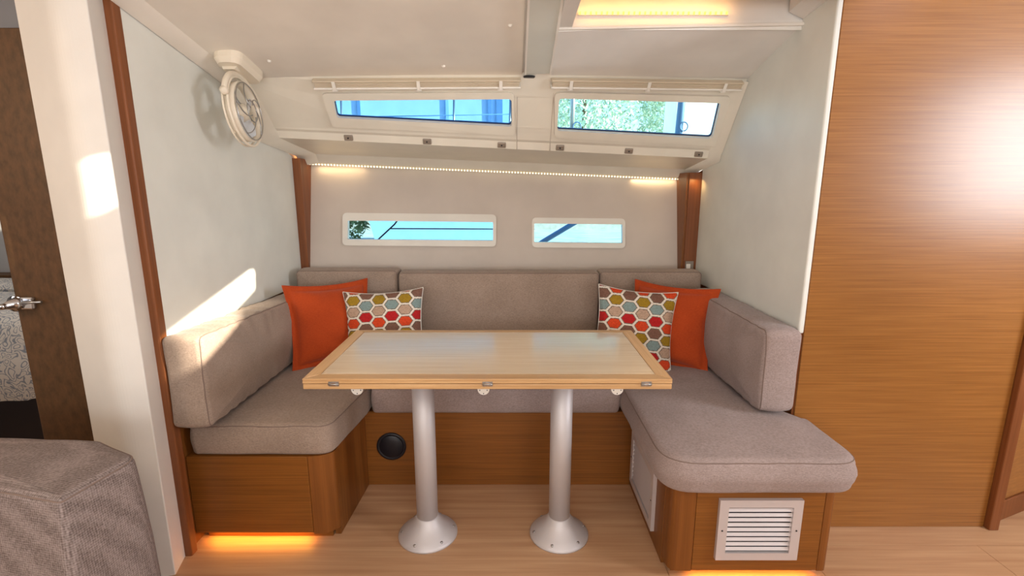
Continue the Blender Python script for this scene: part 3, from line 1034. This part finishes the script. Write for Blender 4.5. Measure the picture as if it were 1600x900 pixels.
# ------------------------------------------------------------------ pillows
def pillow(name, a, b, t, mat, loc, rot, label, flange=0.0, hexes=False, nu=56, nv=56, seed=0, sag=0.0, group=None, off=(0, 0)):
    V = []
    def side(sgn):
        for i in range(nu + 1):
            for j in range(nv + 1):
                u = -1 + 2 * i / nu; v = -1 + 2 * j / nv
                p = 0.10
                x = a * u * (1 - p * (1 - v * v)); y = b * v * (1 - p * (1 - u * u))
                fu = max(0, 1 - abs(u) / (1 - flange)) if flange else 1 - abs(u)
                fv = max(0, 1 - abs(v) / (1 - flange)) if flange else 1 - abs(v)
                hu = 1 - (1 - fu) ** 2; hv = 1 - (1 - fv) ** 2
                h = t * (hu * hv) ** 0.42 + (0.0022 if sgn > 0 else 0)
                q = Vector((x * 9 + seed * 4, y * 9, seed))
                h += (noise.noise(q) * 0.010 + noise.noise(q * 2.3) * 0.005) * min(1, 4 * hu * hv)
                wv = 0.006 * noise.noise(Vector((x * 14, y * 14, seed + 5)))
                bend = sag * (u * u) + wv * (1 if flange else 0.4)
                V.append(Vector((x, y, sgn * h + bend)))
    side(1); side(-1)
    F = []
    W = nv + 1; K = (nu + 1) * W
    for i in range(nu):
        for j in range(nv):
            q = (i * W + j, (i + 1) * W + j, (i + 1) * W + j + 1, i * W + j + 1)
            F.append(q); F.append(tuple(K + k for k in reversed(q)))
    rim = [i * W for i in range(nu + 1)] + [nu * W + j for j in range(1, nv + 1)] + [i * W + nv for i in range(nu - 1, -1, -1)] + [j for j in range(nv - 1, 0, -1)]
    for k in range(len(rim)):
        p, q = rim[k], rim[(k + 1) % len(rim)]
        F.append((p, q, q + K, p + K))
    root = thing(name, loc, label, 'pillow', group)
    root.rotation_euler = rot
    me = bpy.data.meshes.new('cover')
    me.from_pydata(V, [], F)
    bm = bmesh.new(); bm.from_mesh(me); bmesh.ops.recalc_face_normals(bm, faces=bm.faces); bm.to_mesh(me); bm.free()
    me.materials.append(mat)
    me.polygons.foreach_set('use_smooth', [True] * len(me.polygons))
    if hexes:
        pal = [srgb(214, 74, 38), srgb(126, 92, 78), srgb(160, 128, 40), srgb(134, 154, 152), srgb(188, 158, 136), srgb(184, 38, 40)]
        white = srgb(232, 222, 208); edge = srgb(104, 92, 80)
        at = me.color_attributes.new('weave', 'FLOAT_COLOR', 'POINT')
        PX, PY = 0.0520, 0.0465
        for i, v in enumerate(V):
            X = (v.x + off[0]) / PX * 1.5; Y = (v.y + off[1]) / PY * math.sqrt(3)
            best = None
            c0 = round(X / 1.5)
            for c in (c0 - 1, c0, c0 + 1):
                r0 = round(Y / math.sqrt(3) - (0.5 if c % 2 else 0))
                for r in (r0 - 1, r0, r0 + 1):
                    hx, hy = 1.5 * c, math.sqrt(3) * (r + (0.5 if c % 2 else 0))
                    dx, dy = abs(X - hx), abs(Y - hy)
                    d = max(dy, dx * math.sqrt(3) / 2 + dy / 2) / (math.sqrt(3) / 2)
                    if best is None or d < best[0]: best = (d, int(round(2 * hy / math.sqrt(3))), c)
            d, row, c = best
            if d > 0.86: col = white
            elif d > 0.77: col = edge
            else: col = pal[(-row) % 6]
            at.data[i].color = col
    o = bpy.data.objects.new('cover', me)
    COL.objects.link(o); o.parent = root
    WLOC[o] = Vector()
    path = [(V[k] + V[k + K]) / 2 for k in rim]
    tv, tf = tube_data(path, 0.0022, 5, True)
    ms = bpy.data.meshes.new('piping'); ms.from_pydata(tv, [], tf)
    ms.polygons.foreach_set('use_smooth', [True] * len(ms.polygons))
    ms.materials.append(M['white'] if hexes else mat)
    s = bpy.data.objects.new('piping', ms); COL.objects.link(s); s.parent = root
    return root


def R_(ax, d): return Matrix.Rotation(math.radians(d), 4, ax)


def pose(yaw, lean, roll):
    """face towards -Y, then lean back, roll in plane, turn about the vertical"""
    return (R_('Z', yaw) @ R_('X', 90 - lean) @ R_('Z', roll)).to_euler()


GP = 'scatter pillows on the settee'
pillow('scatter_pillow', 0.172, 0.174, 0.064, M['orange'], (-0.742, 1.960, 0.580), pose(36, 14, -1), 'plain orange pillow in left corner of the settee', 0.11, seed=1, sag=-0.01, group=GP)
pillow('scatter_pillow', 0.163, 0.160, 0.060, M['hex'], (-0.522, 1.945, 0.562), pose(4, 16, 2.5), 'hexagon patterned pillow at left, leaning beside the orange pillow', 0, True, 200, 190, 2, group=GP, off=(0.012, -0.025))
pillow('scatter_pillow', 0.172, 0.174, 0.060, M['orange'], (0.640, 1.930, 0.577), pose(-33, 14, -1), 'plain orange pillow in right corner of the settee', 0.11, seed=3, sag=-0.01, group=GP)
pillow('scatter_pillow', 0.156, 0.160, 0.055, M['hex'], (0.485, 1.880, 0.582), pose(-6, 16, -5), 'hexagon patterned pillow at right, leaning beside the orange pillow', 0, True, 200, 190, 4, group=GP, off=(-0.02, -0.010))

# ------------------------------------------------------------------ settee plinths
pl = thing('settee_plinth', (-0.79, 1.7, 0), 'teak plinth under the left seat cushion with orange glow at its foot', 'plinth', 'settee plinths')
box('front_panel', (-1.018, 1.398, 0.036), (-0.640, 1.416, 0.304), M['wood_low'], pl, 0.002)
prism('corner_post', rounded([(-0.640, 1.416), (-0.640, 1.398), (-0.600, 1.405), (-0.566, 1.428), (-0.566, 1.46), (-0.590, 1.46)], [0.002, 0.004, 0.02, 0.02, 0.004, 0.004], 4), 0.030, 0.304, M['wood_post'], pl)
hexa('side_panel', [(-0.585, 1.44, 0), (-0.567, 1.44, 0), (-0.553, 1.735, 0), (-0.575, 1.735, 0), (-0.585, 1.44, 0.304), (-0.567, 1.44, 0.304), (-0.553, 1.735, 0.304), (-0.575, 1.735, 0.304)], M['wood_side'], pl)
box('kickboard', (-1.0, 1.430, 0), (-0.590, 1.440, 0.036), M['wood_low'], pl)
box('top_board', (-1.018, 1.417, 0.290), (-0.590, 2.2, 0.304), M['wood_low'], pl)
box('led_strip', (-0.985, 1.420, 0.030), (-0.66, 1.426, 0.0355), M['led_warm'], pl)
area('plinth_light_left', (-0.82, 1.419, 0.030), (-0.82, 1.395, -0.05), 0.33, 0.01, 0.36, (1.0, 0.40, 0.05))

pr = thing('settee_plinth', (-0.05, 1.9, 0), 'long teak plinth under the rear seat behind the table legs', 'plinth', 'settee plinths')
box('front_panel', (-0.556, 1.717, 0), (0.455, 1.735, 0.304), M['wood_low'], pr, 0.001, 1)
box('top_board', (-0.556, 1.736, 0.290), (0.455, 2.2, 0.304), M['wood_low'], pr)

pq = thing('settee_plinth', (0.68, 1.7, 0), 'teak plinth under the right seat cushion holding two louvre vents', 'plinth', 'settee plinths')
box('front_panel', (0.524, 1.246, 0.030), (0.888, 1.264, 0.304), M['wood_low'], pq, 0.001, 1)
prism('corner_post', rounded([(0.523, 1.246), (0.523, 1.264), (0.480, 1.31), (0.456, 1.31), (0.456, 1.246)], [0.002, 0.004, 0.01, 0.004, 0.055], 6), 0.028, 0.304, M['wood_post'], pq)
prism('corner_post', rounded([(0.889, 1.264), (0.889, 1.246), (0.918, 1.246), (0.918, 1.30), (0.900, 1.30)], [0.002, 0.002, 0.024, 0.004, 0.004], 5), 0.028, 0.304, M['wood_post'], pq)
box('side_panel', (0.456, 1.311, 0), (0.474, 1.735, 0.304), M['wood_side'], pq, 0.001, 1)
box('side_panel', (0.900, 1.301, 0), (0.918, 1.472, 0.304), M['wood_side'], pq, 0.001, 1)
box('kickboard', (0.475, 1.280, 0), (0.899, 1.292, 0.030), M['wood_low'], pq)
box('top_board', (0.475, 1.265, 0.290), (0.899, 2.2, 0.304), M['wood_low'], pq)
box('led_strip', (0.53, 1.268, 0.024), (0.88, 1.274, 0.0295), M['led_warm'], pq)
area('plinth_light_right', (0.705, 1.266, 0.026), (0.705, 1.24, -0.05), 0.36, 0.01, 0.36, (1.0, 0.40, 0.05))


# louvre vents
def vent(loc, rz, w, h, label):
    v = thing('louvre_vent', loc, label, 'vent', 'louvre vents in the right plinth')
    T = Matrix.Translation(loc) @ Matrix.Rotation(rz, 4, 'Z')
    iw, ih = w - 0.052, h - 0.046
    fr = 0.026
    def fn(x, z, out): return tuple(T @ Vector((x, -out, z)))
    plate('frame', [(-w / 2, 0), (w / 2, 0), (w / 2, h), (-w / 2, h)], [(-iw / 2, fr - 0.003), (iw / 2, fr - 0.003), (iw / 2, h - fr + 0.003), (-iw / 2, h - fr + 0.003)], fn, 0.0, 0.012, 0.0, M['alu_vent'], v)
    box('backing', (-iw / 2 - 0.002, -0.0012, fr - 0.005), (iw / 2 + 0.002, -0.0004, h - fr + 0.005), M['dark'], v, 0, 2, T)
    n = 9
    pitch = (h - 2 * fr) / n
    for k in range(n):
        z = fr + pitch * (k + 0.5)
        L = T @ Matrix.Translation((0, -0.0062, z)) @ Matrix.Rotation(math.radians(-38), 4, 'X')
        box('slat', (-iw / 2, -0.0006, -pitch * 0.30), (iw / 2, 0.0006, pitch * 0.30), M['alu_vent'], v, 0.0, 2, L)
    for sx in (-1, 1):
        lathe('screw', [(0.0028, 0), (0.0022, 0.0015)], (0, 0, 0), M['dark'], v, 8, T @ Matrix.Translation((sx * (w / 2 - 0.012), -0.012, h / 2)) @ Matrix.Rotation(PI / 2, 4, 'X'))
    return v


vent((0.703, 1.2455, 0.074), 0, 0.235, 0.192, 'square louvre vent on the front of the right plinth, facing the room')
vent((0.4555, 1.535, 0.046), -PI / 2, 0.285, 0.205, 'louvre vent on the inner side of the right plinth, facing the table')

# black round cover
bc = thing('round_vent_cover', (-0.459, 1.717, 0.163), 'round black vent cover on the rear plinth beside left table leg', 'cover')
RX = Matrix.Rotation(PI / 2, 4, 'X')
lathe('rim', [(0.056, 0), (0.056, 0.004), (0.050, 0.007), (0.046, 0.004)], (-0.459, 1.717, 0.163), M['dark'], bc, 36, RX)
lathe('disc', [(0.046, 0.0042), (0.044, 0.006), (0.01, 0.0065)], (-0.459, 1.717, 0.163), M['dark'], bc, 36, RX)

# switch on the right corner post
sw = thing('rocker_switch', (0.851, 2.345, 0.74), 'small white rocker switch low on the right corner post', 'switch')
box('surround', (0.834, 2.338, 0.735), (0.874, 2.345, 0.785), M['clip'], sw, 0.002)
box('rocker', (0.838, 2.334, 0.738), (0.858, 2.339, 0.772), M['white'], sw, 0.002)

# ------------------------------------------------------------------ saloon table
tb = thing('saloon_table', (-0.064, 1.44, 0), 'folding oak saloon table standing on two aluminium pedestals', 'table')
X0, X1, Y0, Y1 = -0.549, 0.420, 1.212, 1.669
Z2 = 0.636
f_ = 0.036
box('upper_leaf', (X0, Y0, 0.6225), (X1, Y1, 0.6300), M['oak_edge'], tb, 0.001, 1)
box('top_panel', (X0 + f_, Y0 + f_, 0.6300), (X1 - f_, Y1 - f_ * 0.75, Z2 - 0.0004), M['oak'], tb, 0.0006, 1)
g = 0.0010
def mitre(name, p, mat):
    prism(name, p, 0.6300, Z2, mat, tb, 0.0012)
mitre('edge_rail', [(X0, Y0), (X1, Y0), (X1 - f_ - g, Y0 + f_ - g), (X0 + f_ + g, Y0 + f_ - g)], M['oak_edge'])
mitre('edge_rail', [(X0, Y1), (X1, Y1), (X1 - f_ - g, Y1 - f_ * 0.75 + g), (X0 + f_ + g, Y1 - f_ * 0.75 + g)], M['oak_edge'])
mitre('edge_rail', [(X0, Y0 + g), (X0 + f_ - g, Y0 + f_), (X0 + f_ - g, Y1 - f_ * 0.75), (X0, Y1 - g)], M['oak_y'])
mitre('edge_rail', [(X1, Y0 + g), (X1 - f_ + g, Y0 + f_), (X1 - f_ + g, Y1 - f_ * 0.75), (X1, Y1 - g)], M['oak_y'])
box('lower_leaf', (X0, Y0 + 0.001, 0.6065), (X1, Y1, 0.6210), M['oak_edge'], tb, 0.002, 2)
for hx in (-0.467, -0.064, 0.352):
    h = box('hinge', (hx - 0.0135, Y0 - 0.0022, 0.6155), (hx + 0.0135, Y0 + 0.0015, 0.6285), M['steel'], tb, 0.0006, 1)
    tube('hinge_pin', [(hx - 0.0135, Y0 - 0.003, 0.6218), (hx + 0.0135, Y0 - 0.003, 0.6218)], 0.0022, M['steel'], h, 8)
    box('hinge_knuckle', (hx - 0.006, Y0 - 0.0036, 0.6170), (hx + 0.006, Y0 - 0.002, 0.6270), M['chrome'], h, 0.0005, 1)
for dx in (-0.424, -0.078, 0.288):
    pts = [(dx - 0.0165, 0.6065), (dx + 0.0165, 0.6065)] + [(dx + 0.0165 * math.cos(a), 0.586 - 0.0165 * math.sin(a)) for a in frange(0, PI, 14)]
    bm = bmesh.new()
    vs = [bm.verts.new((x, 1.262, z)) for x, z in pts]
    f = bm.faces.new(vs)
    r = bmesh.ops.extrude_face_region(bm, geom=[f])
    for v in r['geom']:
        if isinstance(v, bmesh.types.BMVert): v.co.y = 1.268
    d = from_bm('leaf_bracket', bm, M['white'], tb)
    for sx, sz in ((-0.010, 0.583), (0.010, 0.583), (0, 0.5735)):
        lathe('bracket_screw', [(0.0016, 0), (0.0014, 0.001)], (dx + sx, 1.262, sz), M['dark'], d, 8, RX)
for px in (-0.279, 0.156):
    lathe('pole', [(0.0345, 0.03), (0.0345, 0.606)], (px, 1.443, 0), M['alu'], tb, 40)
    lathe('collar', [(0.060, 0.592), (0.060, 0.6062)], (px, 1.443, 0), M['alu'], tb, 32)
    b_ = lathe('base_flange', [(0.097, 0.0), (0.097, 0.004), (0.092, 0.010), (0.075, 0.024), (0.055, 0.042), (0.042, 0.058), (0.0375, 0.068), (0.0345, 0.070)], (px, 1.443, 0), M['alu'], tb, 48)
    for k in range(6):
        a = math.radians(-110 + 60 * k + 30 * 0)
        Tm = Matrix.Translation((px + 0.085 * math.cos(a), 1.443 + 0.085 * math.sin(a), 0.0165)) @ Matrix.Rotation(a, 4, 'Z') @ Matrix.Rotation(math.radians(40), 4, 'Y')
        lathe('flange_screw', [(0.0045, -0.002), (0.0042, 0.0016), (0.002, 0.0022)], (0, 0, 0), M['steel'], b_, 10, Tm)


# ------------------------------------------------------------------ blinds over the upper windows
def blind(xa, xb, label):
    a, b = band(xa, 0.045, 0.020), band(xb, 0.045, 0.020)
    bl = thing('pleated_blind', tuple((a + b) / 2), label, 'blind', 'folded pleated blinds above the upper windows')
    d = (b - a); L = d.length; ex = d.normalized()
    ez = Vector((0, 0.6, -0.8)); ez = (ez - ex * ez.dot(ex)).normalized()
    ey = ez.cross(ex)
    T = axes(ex, -ey, ez, a)
    for k in range(7):                                       # folded pleats
        z = -0.004 + 0.0023 * k
        box('pleat', (0.006, -0.013 + 0.002 * (k % 2), z - 0.0011), (L - 0.006, 0.010, z + 0.0011), M['pleat'], bl, 0.0, 2, T)
    box('head_rail', (0, -0.012, -0.012), (L, 0.012, -0.0055), M['pleat'], bl, 0.002, 2, T)
    box('bottom_rail', (0, -0.016, 0.0115), (L, 0.012, 0.0190), M['white'], bl, 0.003, 2, T)
    for t in (0.10, 0.5, 0.90):
        s = t * L
        st = box('strap', (s - 0.006, -0.0190, -0.012), (s + 0.006, -0.0168, 0.021), M['white'], bl, 0.0008, 1, T)
        box('strap_tab', (s - 0.010, -0.0168, 0.0192), (s + 0.009, -0.002, 0.0245), M['white'], bl, 0.0008, 1, T)
    return bl


SGN = band(0, 0, 1) - band(0, 0, 0)
blind(-0.700, 0.030, 'folded pleated blind with three white straps above the left upper window')
blind(0.140, 0.862, 'folded pleated blind with three white straps above the right upper window')
o = lathe('cable_hole', [(0.022, 0), (0.020, 0.004)], tuple(prof(0, 0.062) + Vector((0, -0.012, -0.003))), M['dark'], None, 16, Matrix.Rotation(PI, 4, 'X'))
tag(o, 'small dark cable gland at the end of the grey cover strip', 'gland')

# ------------------------------------------------------------------ cabin fan
FC = Vector((-0.880, 1.700, 1.372))
fan = thing('cabin_fan', (-0.90, 1.72, 1.50), 'cream cabin fan hanging from the headlining in left corner', 'fan')
nx = Vector((0.99, 0.07, 0.10)).normalized()
ny = Vector((0, 0, 1)); ny = (ny - nx * ny.dot(nx)).normalized()
nz_ = nx.cross(ny)


def fp(r, a, d): return FC + ny * (r * math.cos(a)) + nz_ * (r * math.sin(a)) + nx * d


def ring(r, d): return [fp(r, 2 * PI * k / 48, d) for k in range(48)]


tube('guard_ring', ring(0.108, 0.0), 0.0042, M['fan'], fan, 10, True)
tube('guard_ring', ring(0.107, -0.016), 0.003, M['fan'], fan, 10, True)
V = [fp(0.094, 2 * PI * k / 48, d) for d in (0.012, -0.022) for k in range(48)] + [fp(0.0905, 2 * PI * k / 48, d) for d in (0.012, -0.022) for k in range(48)]
F = []
for k in range(48):
    k2 = (k + 1) % 48
    F += [(k, k2, 48 + k2, 48 + k), (96 + k2, 96 + k, 144 + k, 144 + k2), (k2, k, 96 + k, 96 + k2), (48 + k, 48 + k2, 144 + k2, 144 + k)]
mk('shroud', V, F, M['fan'], fan, True)
T = axes(ny, nz_, nx, FC)
lathe('motor_hub', [(0.024, -0.05), (0.030, -0.045), (0.031, -0.012), (0.027, 0.0), (0.016, 0.008), (0.004, 0.011)], (0, 0, 0), M['fan'], fan, 28, T)
tube('wire_ring', ring(0.090, 0.016), 0.0018, M['steel'], fan, 6, True)
tube('wire_ring', ring(0.034, 0.024), 0.0018, M['steel'], fan, 6, True)
for k in range(5):
    a0 = 2 * PI * k / 5
    tube('guard_wire', [fp(lerp(0.090, 0.020, t), a0 + 1.1 * t, 0.016 + 0.012 * t) for t in frange(0, 1, 10)], 0.0018, M['steel'], fan, 6)
for k in range(4):
    a0 = 2 * PI * k / 4 + 0.4
    V, F = [], []
    for i in range(8):
        t = i / 7
        r = lerp(0.028, 0.084, t)
        w = 0.20 + 0.42 * math.sin(PI * min(1, t * 0.8 + 0.15))
        for j in range(5):
            s = -1 + j / 2
            V.append(fp(r, a0 + w * s * 0.8, -0.008 + 0.010 * s))
    m = len(V)
    V += [v - nx * 0.0015 for v in V]
    for i in range(7):
        for j in range(4):
            q = (i * 5 + j, i * 5 + j + 1, i * 5 + j + 6, i * 5 + j + 5)
            F += [q, tuple(x + m for x in reversed(q))]
    mk('blade', V, F, M['blade'], fan, True)
for k in range(3):
    a0 = 2 * PI * k / 3 + 0.3
    tube('strut', [fp(0.030, a0, -0.03), fp(0.107, a0, -0.016)], 0.003, M['fan'], fan, 6)
# yoke and mount
tube('yoke', [fp(0.118, a, -0.004) for a in frange(-1.15, 1.15, 22)], [0.006] + [0.009] * 21 + [0.006], M['fan'], fan, 10)
for a in (-1.15, 1.15):
    lathe('pivot_knob', [(0.011, -0.010), (0.012, 0.0), (0.010, 0.010)], (0, 0, 0), M['fan'], fan, 16, axes(nx, (ny * -math.sin(a) + nz_ * math.cos(a)), ny * math.cos(a) + nz_ * math.sin(a), fp(0.118, a, -0.004)))
mc = Vector((-0.890, 1.715, 0))
zc = ceil_z(mc.x, mc.y)
sl = -0.23
MT = Matrix.Translation((mc.x, mc.y, zc)) @ Matrix.Rotation(math.atan(sl), 4, 'X')
prism_pts = rounded([(-0.045, -0.085), (0.045, -0.085), (0.045, 0.085), (-0.045, 0.085)], 0.035, 6)
V = [MT @ Vector((x, y, 0.004)) for x, y in prism_pts] + [MT @ Vector((x, y, -0.018)) for x, y in prism_pts] + [MT @ Vector((x * 0.8, y * 0.9, -0.034)) for x, y in prism_pts]
n = len(prism_pts)
F = [tuple(range(n - 1, -1, -1)), tuple(range(2 * n, 3 * n))]
for s in range(2):
    for k in range(n): F.append((s * n + k, s * n + (k + 1) % n, (s + 1) * n + (k + 1) % n, (s + 1) * n + k))
mk('mount_plate', V, F, M['fan'], fan)
top = fp(0.118, 0, -0.004)
hb = [(-0.034, -0.05), (0.034, -0.05), (0.034, 0.05), (-0.034, 0.05)]
hs = [(-0.018, -0.042), (0.018, -0.042), (0.018, 0.034), (-0.018, 0.034)]
V = [MT @ Vector((x, y, -0.018)) for x, y in hb] + [Vector((top.x + x, top.y + y, top.z + 0.006 - sl * 0)) for x, y in hs]
nk = hexa('neck', V, M['fan'], fan)
for k in range(4):
    y = top.y - 0.026 + 0.015 * k
    box('cooling_slot', (top.x + 0.017, y, top.z + 0.012), (top.x + 0.0235, y + 0.005, top.z + 0.032), M['clip'], nk)

# ------------------------------------------------------------------ what lies outside the windows
o = mk('water', [(-60, 2.9, -0.45), (60, 2.9, -0.45), (60, 70, -0.45), (-60, 70, -0.45)], [(0, 1, 2, 3)], M['water'], None)
tag(o, 'pale glittering harbour water outside the portlights', 'water', kind='structure')
o = box('side_deck', (-1.6, 2.56, 1.10), (1.6, 3.05, 1.17), M['boatw'], None, 0.01)
tag(o, 'white side deck outside the upper windows', 'deck', kind='structure')

nb = thing('moored_boat', (-1.25, 9.5, -0.5), 'pale moored boat with blue canvas cover outside the left windows', 'boat')
hexa('hull', [(-2.02, 8.0, -0.55), (0.15, 8.0, -0.55), (0.15, 14, -0.55), (-2.02, 14, -0.55), (-2.40, 7.7, 1.35), (0.22, 7.7, 1.35), (0.22, 14, 1.35), (-2.40, 14, 1.35)], M['boatw'], nb)
box('deck_edge', (-2.45, 7.65, 1.35), (0.24, 14, 1.43), M['canvas2'], nb, 0.01)
box('canvas_cover', (-2.9, 8.2, 1.44), (0.25, 13, 3.6), M['canvas'], nb, 0.05)
for x in (-2.45, -1.05, -0.25, -0.38):
    box('canvas_strap', (x, 8.17, 1.5), (x + (0.05 if x != -0.25 else 0.10), 8.195, 3.4), M['canvas2'] if x < -2 or x > -0.5 else M['boatw'], nb)
for z in (2.22, 2.48):
    tube('guard_wire', [(-2.7, 7.8, z - 0.02), (0.2, 7.8, z + 0.03)], 0.008, M['canvas2'], nb, 6)
for x in (-2.6, -0.9, -0.05):
    tube('stanchion', [(x, 7.8, 1.4), (x + 0.03, 7.8, 2.6)], 0.016, M['steel'], nb, 8)

wb2 = thing('white_motor_boat', (3.0, 8.5, -0.5), 'bright white boat outside the right end of right upper window', 'boat')
hexa('hull', [(2.5, 7.4, -0.55), (4.6, 7.4, -0.55), (4.6, 9, -0.55), (2.5, 9, -0.55), (2.2, 7.0, 1.2), (4.9, 7.0, 1.2), (4.9, 9, 1.2), (2.5, 9, 1.2)], M['white'], wb2)
hexa('cabin', [(2.32, 7.3, 1.2), (4.7, 7.3, 1.2), (4.7, 8.9, 1.2), (2.6, 8.9, 1.2), (2.40, 7.5, 3.0), (4.5, 7.5, 3.0), (4.5, 8.9, 3.0), (2.65, 8.9, 3.0)], M['white'], wb2)


def mooring(name, pts, r, mat, label):
    tag(tube(name, pts, r, mat, None, 8), label, 'rope')


mooring('mooring_line', [(-2.2, 3.2, -0.46), (-0.99, 3.2, 0.73), (-0.88, 3.22, 0.80), (-0.77, 3.24, 0.90), (-0.71, 3.25, 0.98), (-0.6, 3.0, 1.105)], 0.005, M['rope'], 'dark mooring line crossing the left portlight at a slant')
mooring('mooring_line', [(-0.802, 3.236, 0.872), (-0.3, 3.30, 0.865), (0.02, 3.34, 0.86), (0.1, 3.5, 0.6), (0.2, 4.2, -0.46)], 0.004, M['rope'], 'dark level mooring line across the left portlight')
mooring('mooring_line', [(-0.9, 3.1, -0.46), (0.02, 3.1, 0.68), (0.20, 3.12, 0.80), (0.42, 3.14, 0.93), (0.60, 3.16, 1.03)], 0.016, M['rope_b'], 'thick blue mooring line crossing the right portlight')


def stanchion(x, dx, r, label):
    s = thing('guard_rail_post', (x, 2.9, 1.17), label, 'post', 'guard rail posts on the side deck')
    tube('post', [(x, 2.9, 1.17), (x + dx, 2.9, 2.0)], r, M['spar'] if r > 0.02 else M['steel'], s, 10)
    tube('rope_loop', [(x + 0.03 + 0.022 * math.sin(a), 2.88, 1.47 - 0.024 * math.cos(a)) for a in frange(0, 2 * PI, 16)], 0.004, M['spar'], s, 6)
    lathe('post_foot', [(0.035, 0), (0.035, 0.02), (0.02, 0.04)], (x, 2.9, 1.17), M['steel'], s, 14)


stanchion(0.335, 0.01, 0.013, 'slim steel guard rail post at the left of right upper window')
stanchion(0.935, 0.03, 0.021, 'blue wrapped guard rail post with rope loop before the white boat')
stanchion(1.215, -0.05, 0.014, 'steel guard rail post at the far right end of right upper window')

# bank, trees
o = box('bank', (-30, 20, -0.5), (30, 34, 0.15), M['stone'])
tag(o, 'low stone bank across the harbour water', 'bank', kind='structure')


def tree(x, y, z0, h, w, label, mat, n, lo=0.0, leaf=0.16):
    t = thing('tree', (x, y, z0), label, 'tree', 'trees beyond the water')
    tube('trunk', [(x, y, z0), (x + 0.1, y, z0 + h * 0.5), (x + 0.05, y + 0.1, z0 + h * 0.8)], [0.16, 0.11, 0.04], M['bark'], t, 8)
    V, F = [], []
    for i in range(n):
        while True:
            p = Vector((random.uniform(-1, 1), random.uniform(-1, 1), random.uniform(-1, 1)))
            if p.length < 1 and p.length > 0.35: break
        c = Vector((x + p.x * w, y + p.y * w, z0 + h * (0.5 + lo) + p.z * h * (0.5 - lo)))
        s = leaf * random.uniform(0.6, 1.3)
        a = Vector((random.uniform(-1, 1), random.uniform(-1, 1), random.uniform(-1, 1))).normalized() * s
        b = a.cross(Vector((random.uniform(-1, 1), random.uniform(-1, 1), random.uniform(-1, 1))).normalized()) * 0.7
        k = len(V)
        V += [c - a, c + b * 0.6, c + a, c - b * 0.6]
        F.append((k, k + 1, k + 2, k + 3))
    o = mk('foliage', V, F, mat, t, False, False)
    o['kind'] = 'stuff'


o = box('quay', (-8, 10, -0.6), (-2.95, 13, -0.12), M['stone'])
tag(o, 'low stone quay left of the moored boat', 'quay', kind='structure')
tree(-3.95, 11, -0.12, 1.5, 0.85, 'bushy olive green shrub on the quay left of the moored boat', M['leaf'], 2200, 0.0, 0.07)
tree(3.0, 22, 0.15, 8.0, 2.4, 'tall pale leaved tree behind the right upper window', M['leaf2'], 9000, 0.1, 0.12)
tree(7.2, 22.5, 0.15, 7.5, 1.75, 'pale leaved tree partly behind the white boat', M['leaf2'], 7000, 0.1, 0.12)
